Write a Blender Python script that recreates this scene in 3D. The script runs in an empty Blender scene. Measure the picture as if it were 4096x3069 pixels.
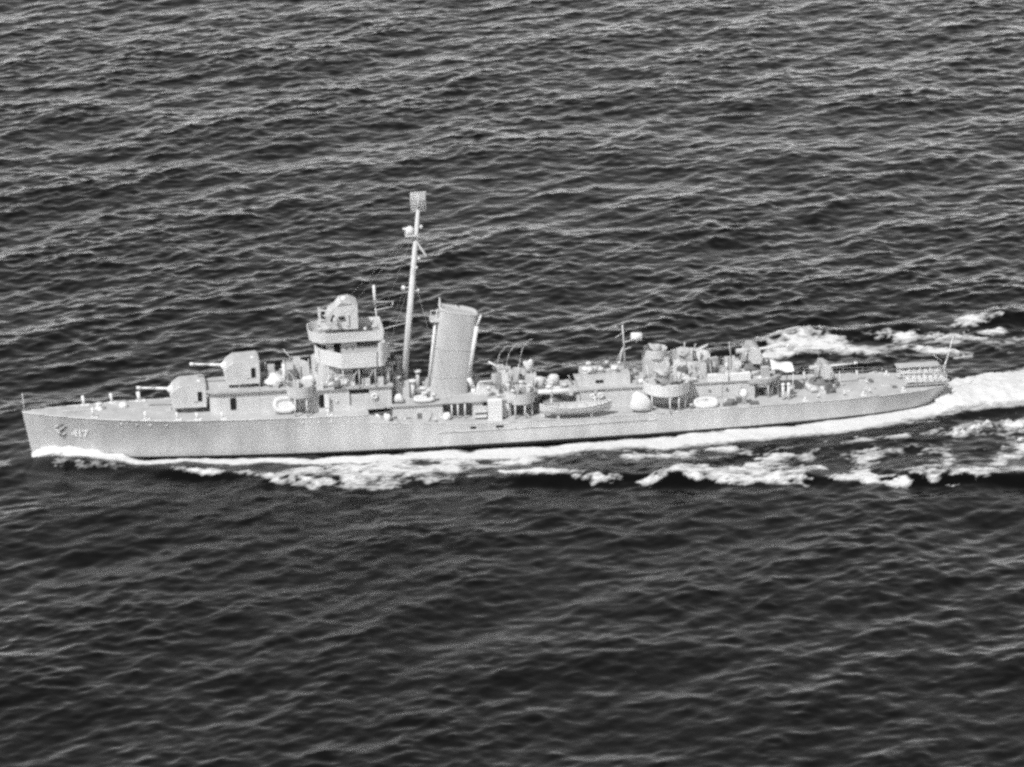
import bpy, bmesh, math, random
import numpy as np
from mathutils import Vector, Matrix

random.seed(7)
rng = np.random.default_rng(11)
R = math.radians
scene = bpy.context.scene
col = scene.collection

# ------------------------------------------------------------------ camera
cam_d = bpy.data.cameras.new('camera')
cam = bpy.data.objects.new('camera', cam_d)
col.objects.link(cam)
EL, YAW, ROLL, DIST = R(20), R(7), R(1.085), 420.0
back = Vector((-math.sin(YAW) * math.cos(EL), -math.cos(YAW) * math.cos(EL), math.sin(EL)))
cpos = back * DIST
f = -back
r0 = f.cross(Vector((0, 0, 1))).normalized()
u0 = r0.cross(f)
rr = math.cos(ROLL) * r0 - math.sin(ROLL) * u0
uu = math.cos(ROLL) * u0 + math.sin(ROLL) * r0
M = Matrix((rr, uu, -f)).transposed().to_4x4()
M.translation = cpos
cam.matrix_world = M
cam_d.sensor_fit = 'HORIZONTAL'
cam_d.sensor_width = 36.0
cam_d.lens = 36.0 * 35.09 * DIST / 4096.0
cam_d.shift_x = (2048 - 1971.9) / 4096.0
cam_d.shift_y = (1720 - 1534.5) / 4096.0
cam_d.clip_start = 1.0
cam_d.clip_end = 60000.0
scene.camera = cam

# ------------------------------------------------------------------ sky, sun, exposure
SUN = Vector((-0.42, -0.44, 0.79)).normalized()
world = bpy.data.worlds.new('World')
scene.world = world
world.use_nodes = True
wn = world.node_tree
wn.nodes.clear()
sky = wn.nodes.new('ShaderNodeTexSky')
sky.sky_type = 'NISHITA'
sky.sun_disc = False
sky.sun_elevation = math.asin(SUN.z)
sky.sun_rotation = math.atan2(SUN.x, SUN.y)
sky.air_density = 0.47
sky.dust_density = 0.0
bw = wn.nodes.new('ShaderNodeRGBToBW')          # the photograph is monochrome
bg = wn.nodes.new('ShaderNodeBackground')
bg.inputs['Strength'].default_value = 0.15
wo = wn.nodes.new('ShaderNodeOutputWorld')
wn.links.new(sky.outputs[0], bw.inputs[0])
wn.links.new(bw.outputs[0], bg.inputs[0])
wn.links.new(bg.outputs[0], wo.inputs[0])

sd = bpy.data.lights.new('sun', 'SUN')
sd.energy = 2.2
sd.angle = R(0.6)
sd.color = (1, 1, 1)
sun = bpy.data.objects.new('sun', sd)
sun.rotation_euler = SUN.to_track_quat('Z', 'Y').to_euler()
col.objects.link(sun)

scene.view_settings.view_transform = 'Standard'
scene.view_settings.look = 'None'
scene.view_settings.gamma = 1.0
scene.view_settings.exposure = 1.05
scene.view_settings.use_curve_mapping = False
scene.cycles.use_denoising = False               # keeps a little grain
scene.cycles.use_adaptive_sampling = True
scene.cycles.adaptive_threshold = 0.06
scene.cycles.adaptive_min_samples = 16
scene.cycles.filter_width = 2.9                 # a soft old lens
scene.cycles.max_bounces = 6
scene.cycles.transparent_max_bounces = 8
scene.cycles.caustics_reflective = False
scene.cycles.caustics_refractive = False

# ------------------------------------------------------------------ materials
def mat(name, v, var=0.12, scale=0.8, rough=0.6, streak=False, fine=0.06, metal=0.0):
    m = bpy.data.materials.new(name)
    m.use_nodes = True
    n = m.node_tree.nodes
    l = m.node_tree.links
    b = n['Principled BSDF']
    b.inputs['Roughness'].default_value = rough
    b.inputs['Metallic'].default_value = metal
    b.inputs['Specular IOR Level'].default_value = 0.3
    tc = n.new('ShaderNodeTexCoord')
    mp = n.new('ShaderNodeMapping')
    if streak:
        mp.inputs['Scale'].default_value = (1.0, 1.0, 0.22)
    l.new(tc.outputs['Object'], mp.inputs[0])
    a = n.new('ShaderNodeTexNoise')
    a.inputs['Scale'].default_value = scale
    a.inputs['Detail'].default_value = 6
    a.inputs['Roughness'].default_value = 0.65
    l.new(mp.outputs[0], a.inputs['Vector'])
    c = n.new('ShaderNodeTexNoise')
    c.inputs['Scale'].default_value = 5.0
    c.inputs['Detail'].default_value = 3
    l.new(tc.outputs['Object'], c.inputs['Vector'])
    r1 = n.new('ShaderNodeMapRange')
    r1.inputs['From Min'].default_value = 0.3
    r1.inputs['From Max'].default_value = 0.7
    r1.inputs['To Min'].default_value = v * (1 - var)
    r1.inputs['To Max'].default_value = v * (1 + var)
    l.new(a.outputs[0], r1.inputs[0])
    r2 = n.new('ShaderNodeMapRange')
    r2.inputs['From Min'].default_value = 0.3
    r2.inputs['From Max'].default_value = 0.7
    r2.inputs['To Min'].default_value = 1 - fine
    r2.inputs['To Max'].default_value = 1 + fine
    l.new(c.outputs[0], r2.inputs[0])
    mu = n.new('ShaderNodeMath')
    mu.operation = 'MULTIPLY'
    l.new(r1.outputs[0], mu.inputs[0])
    l.new(r2.outputs[0], mu.inputs[1])
    l.new(mu.outputs[0], b.inputs['Base Color'])
    bp = n.new('ShaderNodeBump')
    bp.inputs['Strength'].default_value = 0.25
    bp.inputs['Distance'].default_value = 0.05
    l.new(c.outputs[0], bp.inputs['Height'])
    l.new(bp.outputs[0], b.inputs['Normal'])
    return m

HULL = mat('hull_paint', 0.53, 0.19, 0.45, 0.55, True, 0.10)
WATERLINE = mat('waterline_black', 0.03, 0.3, 0.8, 0.5)
DECK = mat('deck_paint', 0.41, 0.16, 0.6, 0.8, False, 0.13)
PAINT = mat('superstructure_paint', 0.57, 0.13, 0.7, 0.6, True)
LIGHT = mat('light_paint', 0.68, 0.07, 0.9, 0.6)
CANVAS = mat('white_canvas', 0.72, 0.05, 1.5, 0.9)
GUNM = mat('gun_metal', 0.42, 0.15, 1.5, 0.5)
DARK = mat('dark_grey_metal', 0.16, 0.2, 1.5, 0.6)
TOPS = mat('light_deck_paint', 0.48, 0.08, 1.0, 0.8)
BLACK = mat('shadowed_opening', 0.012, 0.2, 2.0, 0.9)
FUNL = mat('funnel_paint', 0.47, 0.18, 0.35, 0.6, True)
WIRE = mat('wire_rigging', 0.35, 0.1, 1.0, 0.6)
MARK = mat('white_marking', 0.92, 0.04, 1.0, 0.6)
ROPE = mat('raft_covering', 0.60, 0.08, 2.0, 0.9)

# ------------------------------------------------------------------ mesh builder (ship coordinates: s aft from the stem, y + to starboard, z up)
X0 = 53.0

class MB:
    def __init__(self):
        self.v, self.f, self.sm = [], [], []

    def add(self, vs, fs, smooth=False):
        o = len(self.v)
        self.v += [tuple(p) for p in vs]
        self.f += [tuple(i + o for i in q) for q in fs]
        self.sm += [smooth] * len(fs)
        return self

    def box(self, a, b):
        (x0, y0, z0), (x1, y1, z1) = a, b
        return self.add([(x0, y0, z0), (x1, y0, z0), (x1, y1, z0), (x0, y1, z0), (x0, y0, z1), (x1, y0, z1), (x1, y1, z1), (x0, y1, z1)],
                        [(0, 3, 2, 1), (4, 5, 6, 7), (0, 1, 5, 4), (1, 2, 6, 5), (2, 3, 7, 6), (3, 0, 4, 7)])

    def prism(self, poly, z0, z1):
        n = len(poly)
        vs = [(x, y, z0) for x, y in poly] + [(x, y, z1) for x, y in poly]
        return self.add(vs, [tuple(range(n))[::-1], tuple(range(n, 2 * n))] + [(i, (i + 1) % n, (i + 1) % n + n, i + n) for i in range(n)])

    def profile(self, poly, y0, y1, taper=None):
        # poly in (s, z), extruded athwart; taper(s, z) gives a y factor
        n = len(poly)
        t = taper or (lambda x, z: 1.0)
        vs = [(x, y0 * t(x, z), z) for x, z in poly] + [(x, y1 * t(x, z), z) for x, z in poly]
        return self.add(vs, [tuple(range(n)), tuple(range(n, 2 * n))[::-1]] + [(i, i + n, (i + 1) % n + n, (i + 1) % n) for i in range(n)])

    def cyl(self, p, q, r0, r1=None, n=12, caps=True, smooth=True):
        r1 = r0 if r1 is None else r1
        p, q = Vector(p), Vector(q)
        d = (q - p).normalized()
        a = d.orthogonal().normalized()
        b = d.cross(a)
        vs = []
        for c, r in ((p, r0), (q, r1)):
            for i in range(n):
                t = 2 * math.pi * i / n
                vs.append(c + (a * math.cos(t) + b * math.sin(t)) * r)
        self.add(vs, [(i, (i + 1) % n, (i + 1) % n + n, i + n) for i in range(n)], smooth)
        if caps:
            self.add(vs[:n], [tuple(range(n))[::-1]])
            self.add(vs[n:], [tuple(range(n))])
        return self

    def tube(self, pts, r, n=8):
        for a, b in zip(pts[:-1], pts[1:]):
            self.cyl(a, b, r, r, n)
        return self

    def lathe(self, c, prof, n=20, sx=1.0, sy=1.0):
        vs, fs = [], []
        for rad, z in prof:
            for i in range(n):
                t = 2 * math.pi * i / n
                vs.append((c[0] + rad * sx * math.cos(t), c[1] + rad * sy * math.sin(t), c[2] + z))
        for k in range(len(prof) - 1):
            for i in range(n):
                j = (i + 1) % n
                fs.append((k * n + i, k * n + j, k * n + n + j, k * n + n + i))
        fs.append(tuple(range(n))[::-1])
        fs.append(tuple(range((len(prof) - 1) * n, len(prof) * n)))
        return self.add(vs, fs, True)

    def ring_wall(self, poly, z0, z1, th=0.07, flare=0.0):
        # an upright bulwark of thickness th round a closed plan outline
        n = len(poly)
        cx = sum(p[0] for p in poly) / n
        cy = sum(p[1] for p in poly) / n
        def off(p, k):
            d = Vector((p[0] - cx, p[1] - cy))
            L = max(d.length, 1e-6)
            d = d / L * (L + k)
            return (cx + d.x, cy + d.y)
        rings = [(0.0, z0), (flare, z1), (flare - th, z1), (-th, z0)]
        vs = []
        for k, z in rings:
            vs += [(*off(p, k), z) for p in poly]
        fs = []
        for a in range(4):
            b = (a + 1) % 4
            for i in range(n):
                j = (i + 1) % n
                fs.append((a * n + i, a * n + j, b * n + j, b * n + i))
        return self.add(vs, fs)

    def blob(self, c, rx, ry, rz, n=14, rough=0.12, seed=0, flat=True):
        g = random.Random(seed)
        ph = [(g.uniform(0, 6.28), g.uniform(0, 6.28), g.uniform(0, 6.28)) for _ in range(4)]
        vs, fs = [], []
        m = n // 2
        for k in range(m + 1):
            la = (-0.5 + k / m) * math.pi
            for i in range(n):
                lo = 2 * math.pi * i / n
                x, y, z = math.cos(la) * math.cos(lo), math.cos(la) * math.sin(lo), math.sin(la)
                d = 1 + rough * (math.sin(3 * x + ph[0][0] + 2 * z) + math.sin(4 * y + ph[1][0]) * .7 + math.sin(5 * z + 3 * x + ph[2][0]) * .6)
                zz = max(z * d * rz, -0.55 * rz) if flat else z * d * rz
                vs.append((c[0] + x * d * rx, c[1] + y * d * ry, c[2] + zz))
        for k in range(m):
            for i in range(n):
                j = (i + 1) % n
                fs.append((k * n + i, k * n + j, k * n + n + j, k * n + n + i))
        return self.add(vs, fs, True)

    def build(self, name, m, parent=None, label=None):
        me = bpy.data.meshes.new(name)
        o0 = Vector((X0, 0, 0))
        if parent is not None:
            p = parent
            while p.parent:
                p = p.parent
            o0 = o0 + p.location
            if parent.parent is None and 'yaw' in parent:
                pass
        me.from_pydata([(Vector(q) - o0)[:] for q in self.v], [], self.f)
        me.polygons.foreach_set('use_smooth', self.sm)
        bm = bmesh.new()
        bm.from_mesh(me)
        bmesh.ops.remove_doubles(bm, verts=bm.verts, dist=1e-4)
        bmesh.ops.recalc_face_normals(bm, faces=bm.faces)
        bm.to_mesh(me)
        bm.free()
        me.materials.append(m)
        if m in (PAINT, LIGHT):                     # level tops wear the darker deck paint
            me.materials.append(DECK if m == PAINT else TOPS)
            for q in me.polygons:
                if q.normal.z > .8 and q.area > .15:
                    q.material_index = 1
        ob = bpy.data.objects.new(name, me)
        col.objects.link(ob)
        if parent is not None:
            ob.parent = parent
        if label:
            ob['label'] = label
        return ob

def thing(name, label, cat, loc, group=None):
    o = bpy.data.objects.new(name, None)
    o.empty_display_size = 0.5
    o.location = (loc[0] - X0, loc[1], loc[2])
    col.objects.link(o)
    o['label'] = label
    o['category'] = cat
    if group:
        o['group'] = group
    return o

def dup(root, loc, label, rotz=0.0):
    rt = root.copy()
    col.objects.link(rt)
    rt.location = (loc[0] - X0, loc[1], loc[2])
    rt.rotation_euler = (0, 0, rotz)
    rt['label'] = label
    for ch in list(root.children):
        c = ch.copy()
        col.objects.link(c)
        c.parent = rt
        for g in list(ch.children):
            d = g.copy()
            col.objects.link(d)
            d.parent = c
    return rt

def circle(cx, cy, r, n=20, ry=None, a0=0.0, a1=2 * math.pi):
    ry = r if ry is None else ry
    full = abs(a1 - a0 - 2 * math.pi) < 1e-6
    k = n if full else n + 1
    return [(cx + r * math.cos(a0 + (a1 - a0) * i / n), cy + ry * math.sin(a0 + (a1 - a0) * i / n)) for i in range(k)]

def interp(tab, x):
    return float(np.interp(x, [t[0] for t in tab], [t[1] for t in tab]))

# ------------------------------------------------------------------ hull form
BD = [(0, .10), (1, .62), (2.5, 1.15), (5, 1.85), (8, 2.6), (12, 3.3), (16, 3.85), (22, 4.45), (30, 4.95), (36, 5.2), (45, 5.4), (55, 5.5), (70, 5.45), (82, 5.15), (90, 4.65), (97, 3.95), (102, 3.1), (104.3, 2.3), (105.5, 1.35), (106.1, .25)]
BW = [(0, .04), (1, .22), (2.5, .45), (5, .85), (8, 1.35), (12, 2.0), (16, 2.6), (22, 3.4), (30, 4.3), (36, 4.8), (45, 5.25), (55, 5.4), (70, 5.3), (82, 4.8), (90, 4.1), (97, 3.1), (102, 2.0), (104.3, 1.2), (105.5, .6), (106.1, .1)]
ZF = [(0, 5.55), (4, 5.33), (8, 5.1), (13, 4.88), (18, 4.74), (25, 4.66), (31, 4.62), (36, 4.62), (38.4, 4.62)]
ZM = [(38.4, 3.68), (42, 3.38), (47, 3.05), (53, 2.78), (60, 2.76), (75, 2.8), (90, 2.72), (106.2, 2.72)]
BRK = 38.4

def zdeck(s):
    return interp(ZF, s) if s <= BRK else interp(ZM, s)

def rake(s, t):
    # forward overhang of the stem and the counter at the stern (t: 0 waterline, 1 deck)
    x = s
    if s < 8:
        x += (1 - t) * 0.91 * (1 - s / 8)
    if s > 96:
        x -= (1 - t) * 1.5 * ((s - 96) / 10.1)
    return x

def hull_y(s, z):
    t = max(0.0, min(1.0, z / zdeck(s)))
    e = interp([(0, 1.5), (25, 1.2), (50, 1.0), (106, 1.0)], s)
    return interp(BW, s) + (interp(BD, s) - interp(BW, s)) * t ** e

ST = sorted(set([0, .4, 1, 1.7, 2.5, 3.7] + list(range(5, 38)) + [BRK] + list(range(39, 104)) + [104.3, 105, 105.5, 105.85, 106.1]))
TS = [0.0, .16, .3, .45, .6, .75, .88, 1.0]

def side_surface(rows, s_list):
    mb = MB()
    for sg in (-1, 1):
        vs, fs = [], []
        for s in s_list:
            for fn in rows:
                vs.append(fn(s, sg))
        k = len(rows)
        for i in range(len(s_list) - 1):
            for j in range(k - 1):
                a = i * k + j
                fs.append((a, a + k, a + k + 1, a + 1))
        mb.add(vs, fs, True)
    return mb

ship = thing('warship', 'grey single-funnel destroyer steaming left across a dark sea', 'warship', (53, 0, 0))

def bt(s):
    return interp([(0, .12), (22, .2), (45, .36), (106, .42)], s)
def upper_row(t):
    def fn(s, sg):
        z = bt(s) + (zdeck(s) - bt(s)) * t
        return (rake(s, z / zdeck(s)), sg * hull_y(s, z), z)
    return fn
def lower_row(zz):
    def fn(s, sg):
        z = zz * bt(s) if zz > 0 else zz
        if z >= 0:
            return (rake(s, z / zdeck(s)), sg * hull_y(s, z), z)
        return (rake(s, 0) + (0.4 if s < 2 else 0), sg * interp(BW, s) * (1 + z * .18), z)
    return fn
fore = [s for s in ST if s <= BRK]
aft = [BRK + 1e-4] + [s for s in ST if s > BRK]
hb = side_surface([upper_row(t) for t in TS], fore)
h2 = side_surface([upper_row(t) for t in TS], aft)
hb.add(h2.v, h2.f, True)
hull = hb.build('hull', HULL, ship)
side_surface([lower_row(z) for z in (-2.0, -0.8, 0.0, .5, 1.0)], ST).build('waterline_strip', WATERLINE, ship)  # black strip of plating at and below the waterline

def deck_sheet(s_list, name, m):
    mb = MB()
    vs, fs = [], []
    ks = (-1, -.5, 0, .5, 1)
    for s in s_list:
        for k in ks:
            b = interp(BD, s) - 0.01
            vs.append((s, b * k, zdeck(s) + 0.10 * (1 - k * k) - 0.01))
    for i in range(len(s_list) - 1):
        for j in range(4):
            a = i * 5 + j
            fs.append((a, a + 5, a + 6, a + 1))
    mb.add(vs, fs)
    return mb.build(name, m, ship)
deck_sheet(fore, 'forecastle_deck', DECK)
deck_sheet(aft, 'main_deck', DECK)
b = interp(BD, BRK)
MB().box((BRK - .02, -b, 3.4), (BRK + .05, b, 4.62)).build('forecastle_bulkhead', PAINT, ship)
for sg in (-1, 1):
    # the forecastle side plating is cut down to the main deck in a curve
    pts = [(BRK, 3.6), (BRK, 4.62), (39.0, 4.5), (39.6, 4.15), (40.4, 3.8), (41.4, 3.5)]
    yy = lambda s: sg * (interp(BD, s) - 0.03)
    vs = [(s, yy(s), z) for s, z in pts] + [(s, yy(s) - sg * .06, z) for s, z in pts]
    n = len(pts)
    MB().add(vs, [tuple(range(n)), tuple(range(n, 2 * n))[::-1]] + [(i, (i + 1) % n, (i + 1) % n + n, i + n) for i in range(n)]).build('bulwark_sweep', HULL, ship)
    g = MB()
    g.tube([(s, sg * interp(BD, s), zdeck(s)) for s in fore], .055, 6)
    g.build('gunwale', LIGHT, ship)
    g = MB()
    g.tube([(s, sg * interp(BD, s), zdeck(s)) for s in aft], .045, 6)
    g.build('gunwale', PAINT, ship)
    g = MB()
    g.tube([(s, sg * (hull_y(s, 2.05) + .02), 2.05) for s in range(46, 72)], .07, 6)
    g.build('rubbing_strake', HULL, ship)

# portholes, discharge openings
def on_hull(s, z, off=0.02, sg=-1):
    return Vector((rake(s, z / zdeck(s)), sg * (hull_y(s, z) + off), z))
def hull_frame(s, z):
    p = on_hull(s, z)
    tx = (on_hull(s + .6, z) - on_hull(s - .6, z)).normalized()
    tz = (on_hull(s, z + .4) - on_hull(s, z - .4)).normalized()
    n = tx.cross(tz).normalized()
    if n.y > 0:
        n = -n
    tz = n.cross(tx).normalized()
    return p, tx, tz, n
for s, z, rr_ in ((10.9, 4.42, .17), (12.6, 4.34, .13), (14.1, 4.25, .18), (15.9, 4.2, .13), (32.8, 4.0, .17), (34.2, 4.0, .19), (31.0, 3.98, .12)):
    p, tx, tz, n = hull_frame(s, z)
    MB().cyl(p - n * .03, p + n * .05, rr_, rr_ * .85, 12).build('porthole', LIGHT, ship)
for s, z, w in ((50.1, 2.42, .32), (53.1, 2.38, .42)):
    p, tx, tz, n = hull_frame(s, z)
    q = [p + tx * a + tz * c + n * d for d in (-.05, .03) for a, c in ((-w, -.12), (w, -.12), (w, .12), (-w, .12))]
    MB().add(q, [(0, 1, 2, 3), (7, 6, 5, 4), (0, 4, 5, 1), (1, 5, 6, 2), (2, 6, 7, 3), (3, 7, 4, 0)]).build('discharge_opening', BLACK, ship)
# hawse pipe and a weld seam across the bow plating
p, tx, tz, n = hull_frame(4.3, 4.1)
MB().cyl(p - n * .05, p + n * .06, .30, .26, 14).build('hawse_pipe', DARK, ship)

# hull number, painted on the bow plating
tcv = bpy.data.curves.new('hull_number', 'FONT')
tcv.body = '417'
tcv.size = 1.22
tcv.align_x = 'CENTER'
tcv.align_y = 'CENTER'
tcv.offset = 0.075
tcv.extrude = 0.01
tcv.space_character = 1.02
tcv.materials.append(MARK)
tmp = bpy.data.objects.new('lettering', tcv)
col.objects.link(tmp)
num_me = bpy.data.meshes.new_from_object(tmp.evaluated_get(bpy.context.evaluated_depsgraph_get()))
bpy.data.objects.remove(tmp)
bpy.data.curves.remove(tcv)
num = bpy.data.objects.new('hull_number', num_me)
col.objects.link(num)
p, tx, tz, n = hull_frame(6.2, 3.15)
mm = Matrix((tx, tz, n)).transposed().to_4x4()
mm.translation = p + n * .04 - Vector((X0, 0, 0)) - ship.location
num.parent = ship
num.matrix_local = mm

# ------------------------------------------------------------------ anchor
an = thing('anchor', 'dark stockless anchor housed on the grey bow plating', 'anchor', (4.2, -1.6, 3.4))
p, tx, tz, n = hull_frame(4.3, 3.9)
a0, a1 = p + n * .03 + tz * .30 + tx * .35, p + n * .05 - tz * .55 - tx * .55
MB().cyl(a0, a1, .11, .13, 8).build('shank', FUNL, an)
fl = MB()
for k in (-1, 1):
    c_ = a1 + (tx * .62 - tz * .78) * (.62 * k)
    e = c_ + (tx * .78 + tz * .62) * .62
    fl.cyl(a1, c_, .17, .15, 8)
    fl.cyl(c_, e, .17, .04, 8)
fl.build('flukes', FUNL, an)

# ------------------------------------------------------------------ forecastle fittings
MB().cyl((.25, 0, 5.45), (.14, 0, 7.75), .05, .035, 8).build('jackstaff', LIGHT, ship)
def bitts(s, y, h=.85, w=.22, lean=-.16):
    z = zdeck(s)
    m_ = MB()
    m_.box((s - w * 1.5, y - .22, z), (s + w * 2.2, y + .22, z + .14))
    m_.cyl((s, y, z), (s + lean, y - .05, z + h), w * .62, w * .72, 10)
    m_.build('mooring_post', CANVAS, ship)
for s, y, h, w in ((6.95, 2.05, 1.15, .24), (10.1, 2.75, 1.15, .22), (13.2, 3.2, 1.1, .30), (7.9, -2.15, 1.2, .20), (13.7, -3.1, .95, .20), (17.2, -3.6, .9, .18), (19.4, -3.85, .85, .20), (22.2, -4.05, .8, .18), (34.0, -4.75, .8, .18)):
    bitts(s, y, h, w)
MB().lathe((8.6, .5, 5.05), [(.55, 0), (.5, .25), (.32, .35), (.36, .7), (.42, .8), (.3, .9)], 16).build('capstan', LIGHT, ship)
MB().lathe((11.3, 1.2, 4.9), [(.5, 0), (.5, .45), (.35, .6), (.1, .65)], 14).build('ventilator', LIGHT, ship)
MB().box((10.4, 1.8, 4.9), (11.6, 2.6, 5.3)).build('deck_box', PAINT, ship)
ch = MB()
for i in range(26):
    t = i / 25
    ch.cyl((4.5 + 4 * t, -.5 + .6 * t, zdeck(4.5 + 4 * t) + .16), (4.58 + 4 * t, -.49 + .6 * t, zdeck(4.5 + 4 * t) + .20), .09, .09, 6)
o = ch.build('anchor_chain', PAINT, ship)
o['kind'] = 'stuff'
MB().box((16.0, -.5, 4.8), (16.6, .5, 5.05)).build('deck_hatch', PAINT, ship)

# ------------------------------------------------------------------ superstructure forward
def round_front(s0, s1, w, rf=1.2, n=6):
    pl = [(s1, -w)]
    pl += [(s1, w)]
    for i in range(n + 1):
        a = math.pi / 2 * i / n
        pl.append((s0 + rf - rf * math.sin(a), w - (rf - rf * math.cos(a)) if False else (w - rf) + rf * math.cos(a)))
    for i in range(n, -1, -1):
        a = math.pi / 2 * i / n
        pl.append((s0 + rf - rf * math.sin(a), -((w - rf) + rf * math.cos(a))))
    return pl

hs = MB().prism(round_front(20.9, 31.2, 2.55, 1.1), 4.6, 7.22).build('gun_deckhouse', PAINT, ship)
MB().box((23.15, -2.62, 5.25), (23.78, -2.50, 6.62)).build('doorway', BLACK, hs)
MB().prism(round_front(20.5, 31.2, 2.85, 1.3), 7.22, 7.36).build('gun_platform', DECK, ship)
fo = MB().prism([(31.2, -2.55), (32.0, -3.45), (41.2, -3.45), (41.2, 3.45), (32.0, 3.45), (31.2, 2.55)], 4.6, 7.2).build('forward_deckhouse', PAINT, ship)
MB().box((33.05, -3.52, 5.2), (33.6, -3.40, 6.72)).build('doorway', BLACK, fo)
MB().prism([(33.62, -3.52), (34.1, -3.95), (34.14, -3.9), (33.66, -3.47)], 5.2, 6.75).build('door', LIGHT, fo)
MB().box((36.45, -3.50, 6.62), (38.65, -3.40, 7.02)).build('black_slot', BLACK, fo)  # black panel painted in for the shaded recess under the platform edge
MB().box((36.45, -3.50, 5.3), (36.62, -3.42, 6.62)).build('pipe_recess', DARK, fo)
MB().prism([(31.0, -2.9), (31.9, -3.7), (41.4, -3.7), (41.4, 3.7), (31.9, 3.7), (31.0, 2.9)], 7.24, 7.36).build('bridge_deck', DECK, ship)
MB().cyl((35.0, -3.5, 5.9), (35.0, -3.62, 5.9), .2, .16, 10).build('porthole', LIGHT, fo)

def rail(pts, h=1.0, name='handrail', step=1.6, r=.022):
    m_ = MB()
    for a, c in zip(pts[:-1], pts[1:]):
        a, c = Vector(a), Vector(c)
        L = (c - a).length
        k = max(1, int(L / step))
        for i in range(k + 1):
            q = a.lerp(c, i / k)
            m_.cyl(q, q + Vector((0, 0, h)), r, r, 5)
        for hh in (h, h * .55):
            m_.cyl(a + Vector((0, 0, hh)), c + Vector((0, 0, hh)), r * .8, r * .8, 5)
    return m_.build(name, LIGHT, ship)
rail([(22.0, -2.75, 7.36), (26.5, -2.75, 7.36)], .9)

# bridge: lower house, wings, pilothouse, flying bridge
MB().prism(round_front(32.6, 37.0, 2.3, 1.5), 7.36, 9.82).build('bridge_house', PAINT, ship)
MB().box((38.2, -1.0, 7.36), (40.4, 1.4, 9.82)).build('bridge_trunk', PAINT, ship)
m_ = MB()
for s, y in ((34.2, -2.9), (35.8, -3.75), (37.6, -3.75), (39.4, -3.75), (34.2, 2.9), (35.8, 3.75), (39.4, 3.75)):
    m_ = MB().cyl((s, y, 7.36), (s, y, 9.82), .06, .06, 8)
    m_.build('wing_stanchion', PAINT, ship)
m_ = MB()
for s in (37.6, 39.4):
    m_.cyl((s, -3.72, 9.8), (s - 1.2, -2.4, 7.5), .032, .032, 6)
    m_.cyl((s - 1.3, -3.72, 7.5), (s, -3.72, 9.7), .032, .032, 6)
m_.build('wing_brace', PAINT, ship)
wing = [(40.9, 2.3), (40.3, 3.4), (39.5, 4.0), (35.7, 4.0), (33.7, 2.15), (33.1, 1.2), (33.1, -1.2), (33.7, -2.15), (35.7, -4.0), (39.5, -4.0), (40.3, -3.4), (40.9, -2.3)]
MB().prism(wing, 9.82, 9.95).build('bridge_wing_deck', DARK, ship)  # dark colour stands in for shade on the wing's underside
MB().ring_wall(wing, 9.80, 11.62, .06, .12).build('bridge_bulwark', LIGHT, ship)
ph = MB().prism(round_front(33.25, 37.6, 1.95, 1.5), 9.95, 12.4).build('pilothouse', PAINT, ship)
for ang in (10, 33, 58):
    a = R(ang)
    q = Vector((33.25 + 1.5 - 1.5 * math.cos(a), -(.45 + 1.5 * math.sin(a)), 11.62))
    nn = Vector((-math.cos(a), -math.sin(a), 0))
    tt = Vector((math.sin(a), -math.cos(a), 0))
    vs = [q + tt * i + Vector((0, 0, k)) + nn * d for d in (-.04, .05) for i, k in ((-.2, -.28), (.2, -.28), (.2, .3), (-.2, .3))]
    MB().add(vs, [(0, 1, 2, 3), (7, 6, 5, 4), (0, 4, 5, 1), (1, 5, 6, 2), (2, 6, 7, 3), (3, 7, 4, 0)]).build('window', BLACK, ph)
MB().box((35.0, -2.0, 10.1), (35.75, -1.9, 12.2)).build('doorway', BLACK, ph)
for s in (36.4, 37.1):
    MB().cyl((s, -1.9, 11.5), (s, -2.02, 11.5), .16, .14, 10).build('porthole', DARK, ph)
MB().box((37.6, -1.9, 9.95), (40.4, 1.9, 11.6)).build('chart_house', PAINT, ship)
fly = round_front(32.35, 40.5, 2.45, 1.9, 8)
MB().prism(fly, 12.4, 12.52).build('flying_bridge_deck', DECK, ship)
MB().ring_wall(fly, 12.36, 13.55, .08, .14).build('flying_bridge_bulwark', LIGHT, ship)
MB().box((40.7, -1.6, 10.0), (41.3, 1.6, 11.9)).build('flag_locker', LIGHT, ship)
m_ = MB().prism(circle(39.9, -3.2, .75, 10, 1.0, R(-100), R(20)) , 9.9, 12.6)
m_.build('signal_screen', LIGHT, ship)
for s, y, z in ((38.6, -1.9, 12.52), (39.6, -1.2, 12.52), (39.7, 1.2, 12.52), (33.6, -1.2, 12.52), (33.7, .9, 12.52)):
    m_ = MB().cyl((s, y, z), (s, y, z + .95), .12, .10, 8)
    m_.lathe((s, y, z + .95), [(.1, 0), (.2, .08), (.2, .3), (.12, .36)], 8)
    m_.build('binnacle', PAINT, ship)
MB().box((35.5, -2.9, 7.36), (37.2, -2.35, 8.55)).build('ready_locker', PAINT, ship)
MB().box((35.4, -3.1, 8.62), (37.25, -2.3, 8.78)).build('locker_roof', LIGHT, ship)
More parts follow.
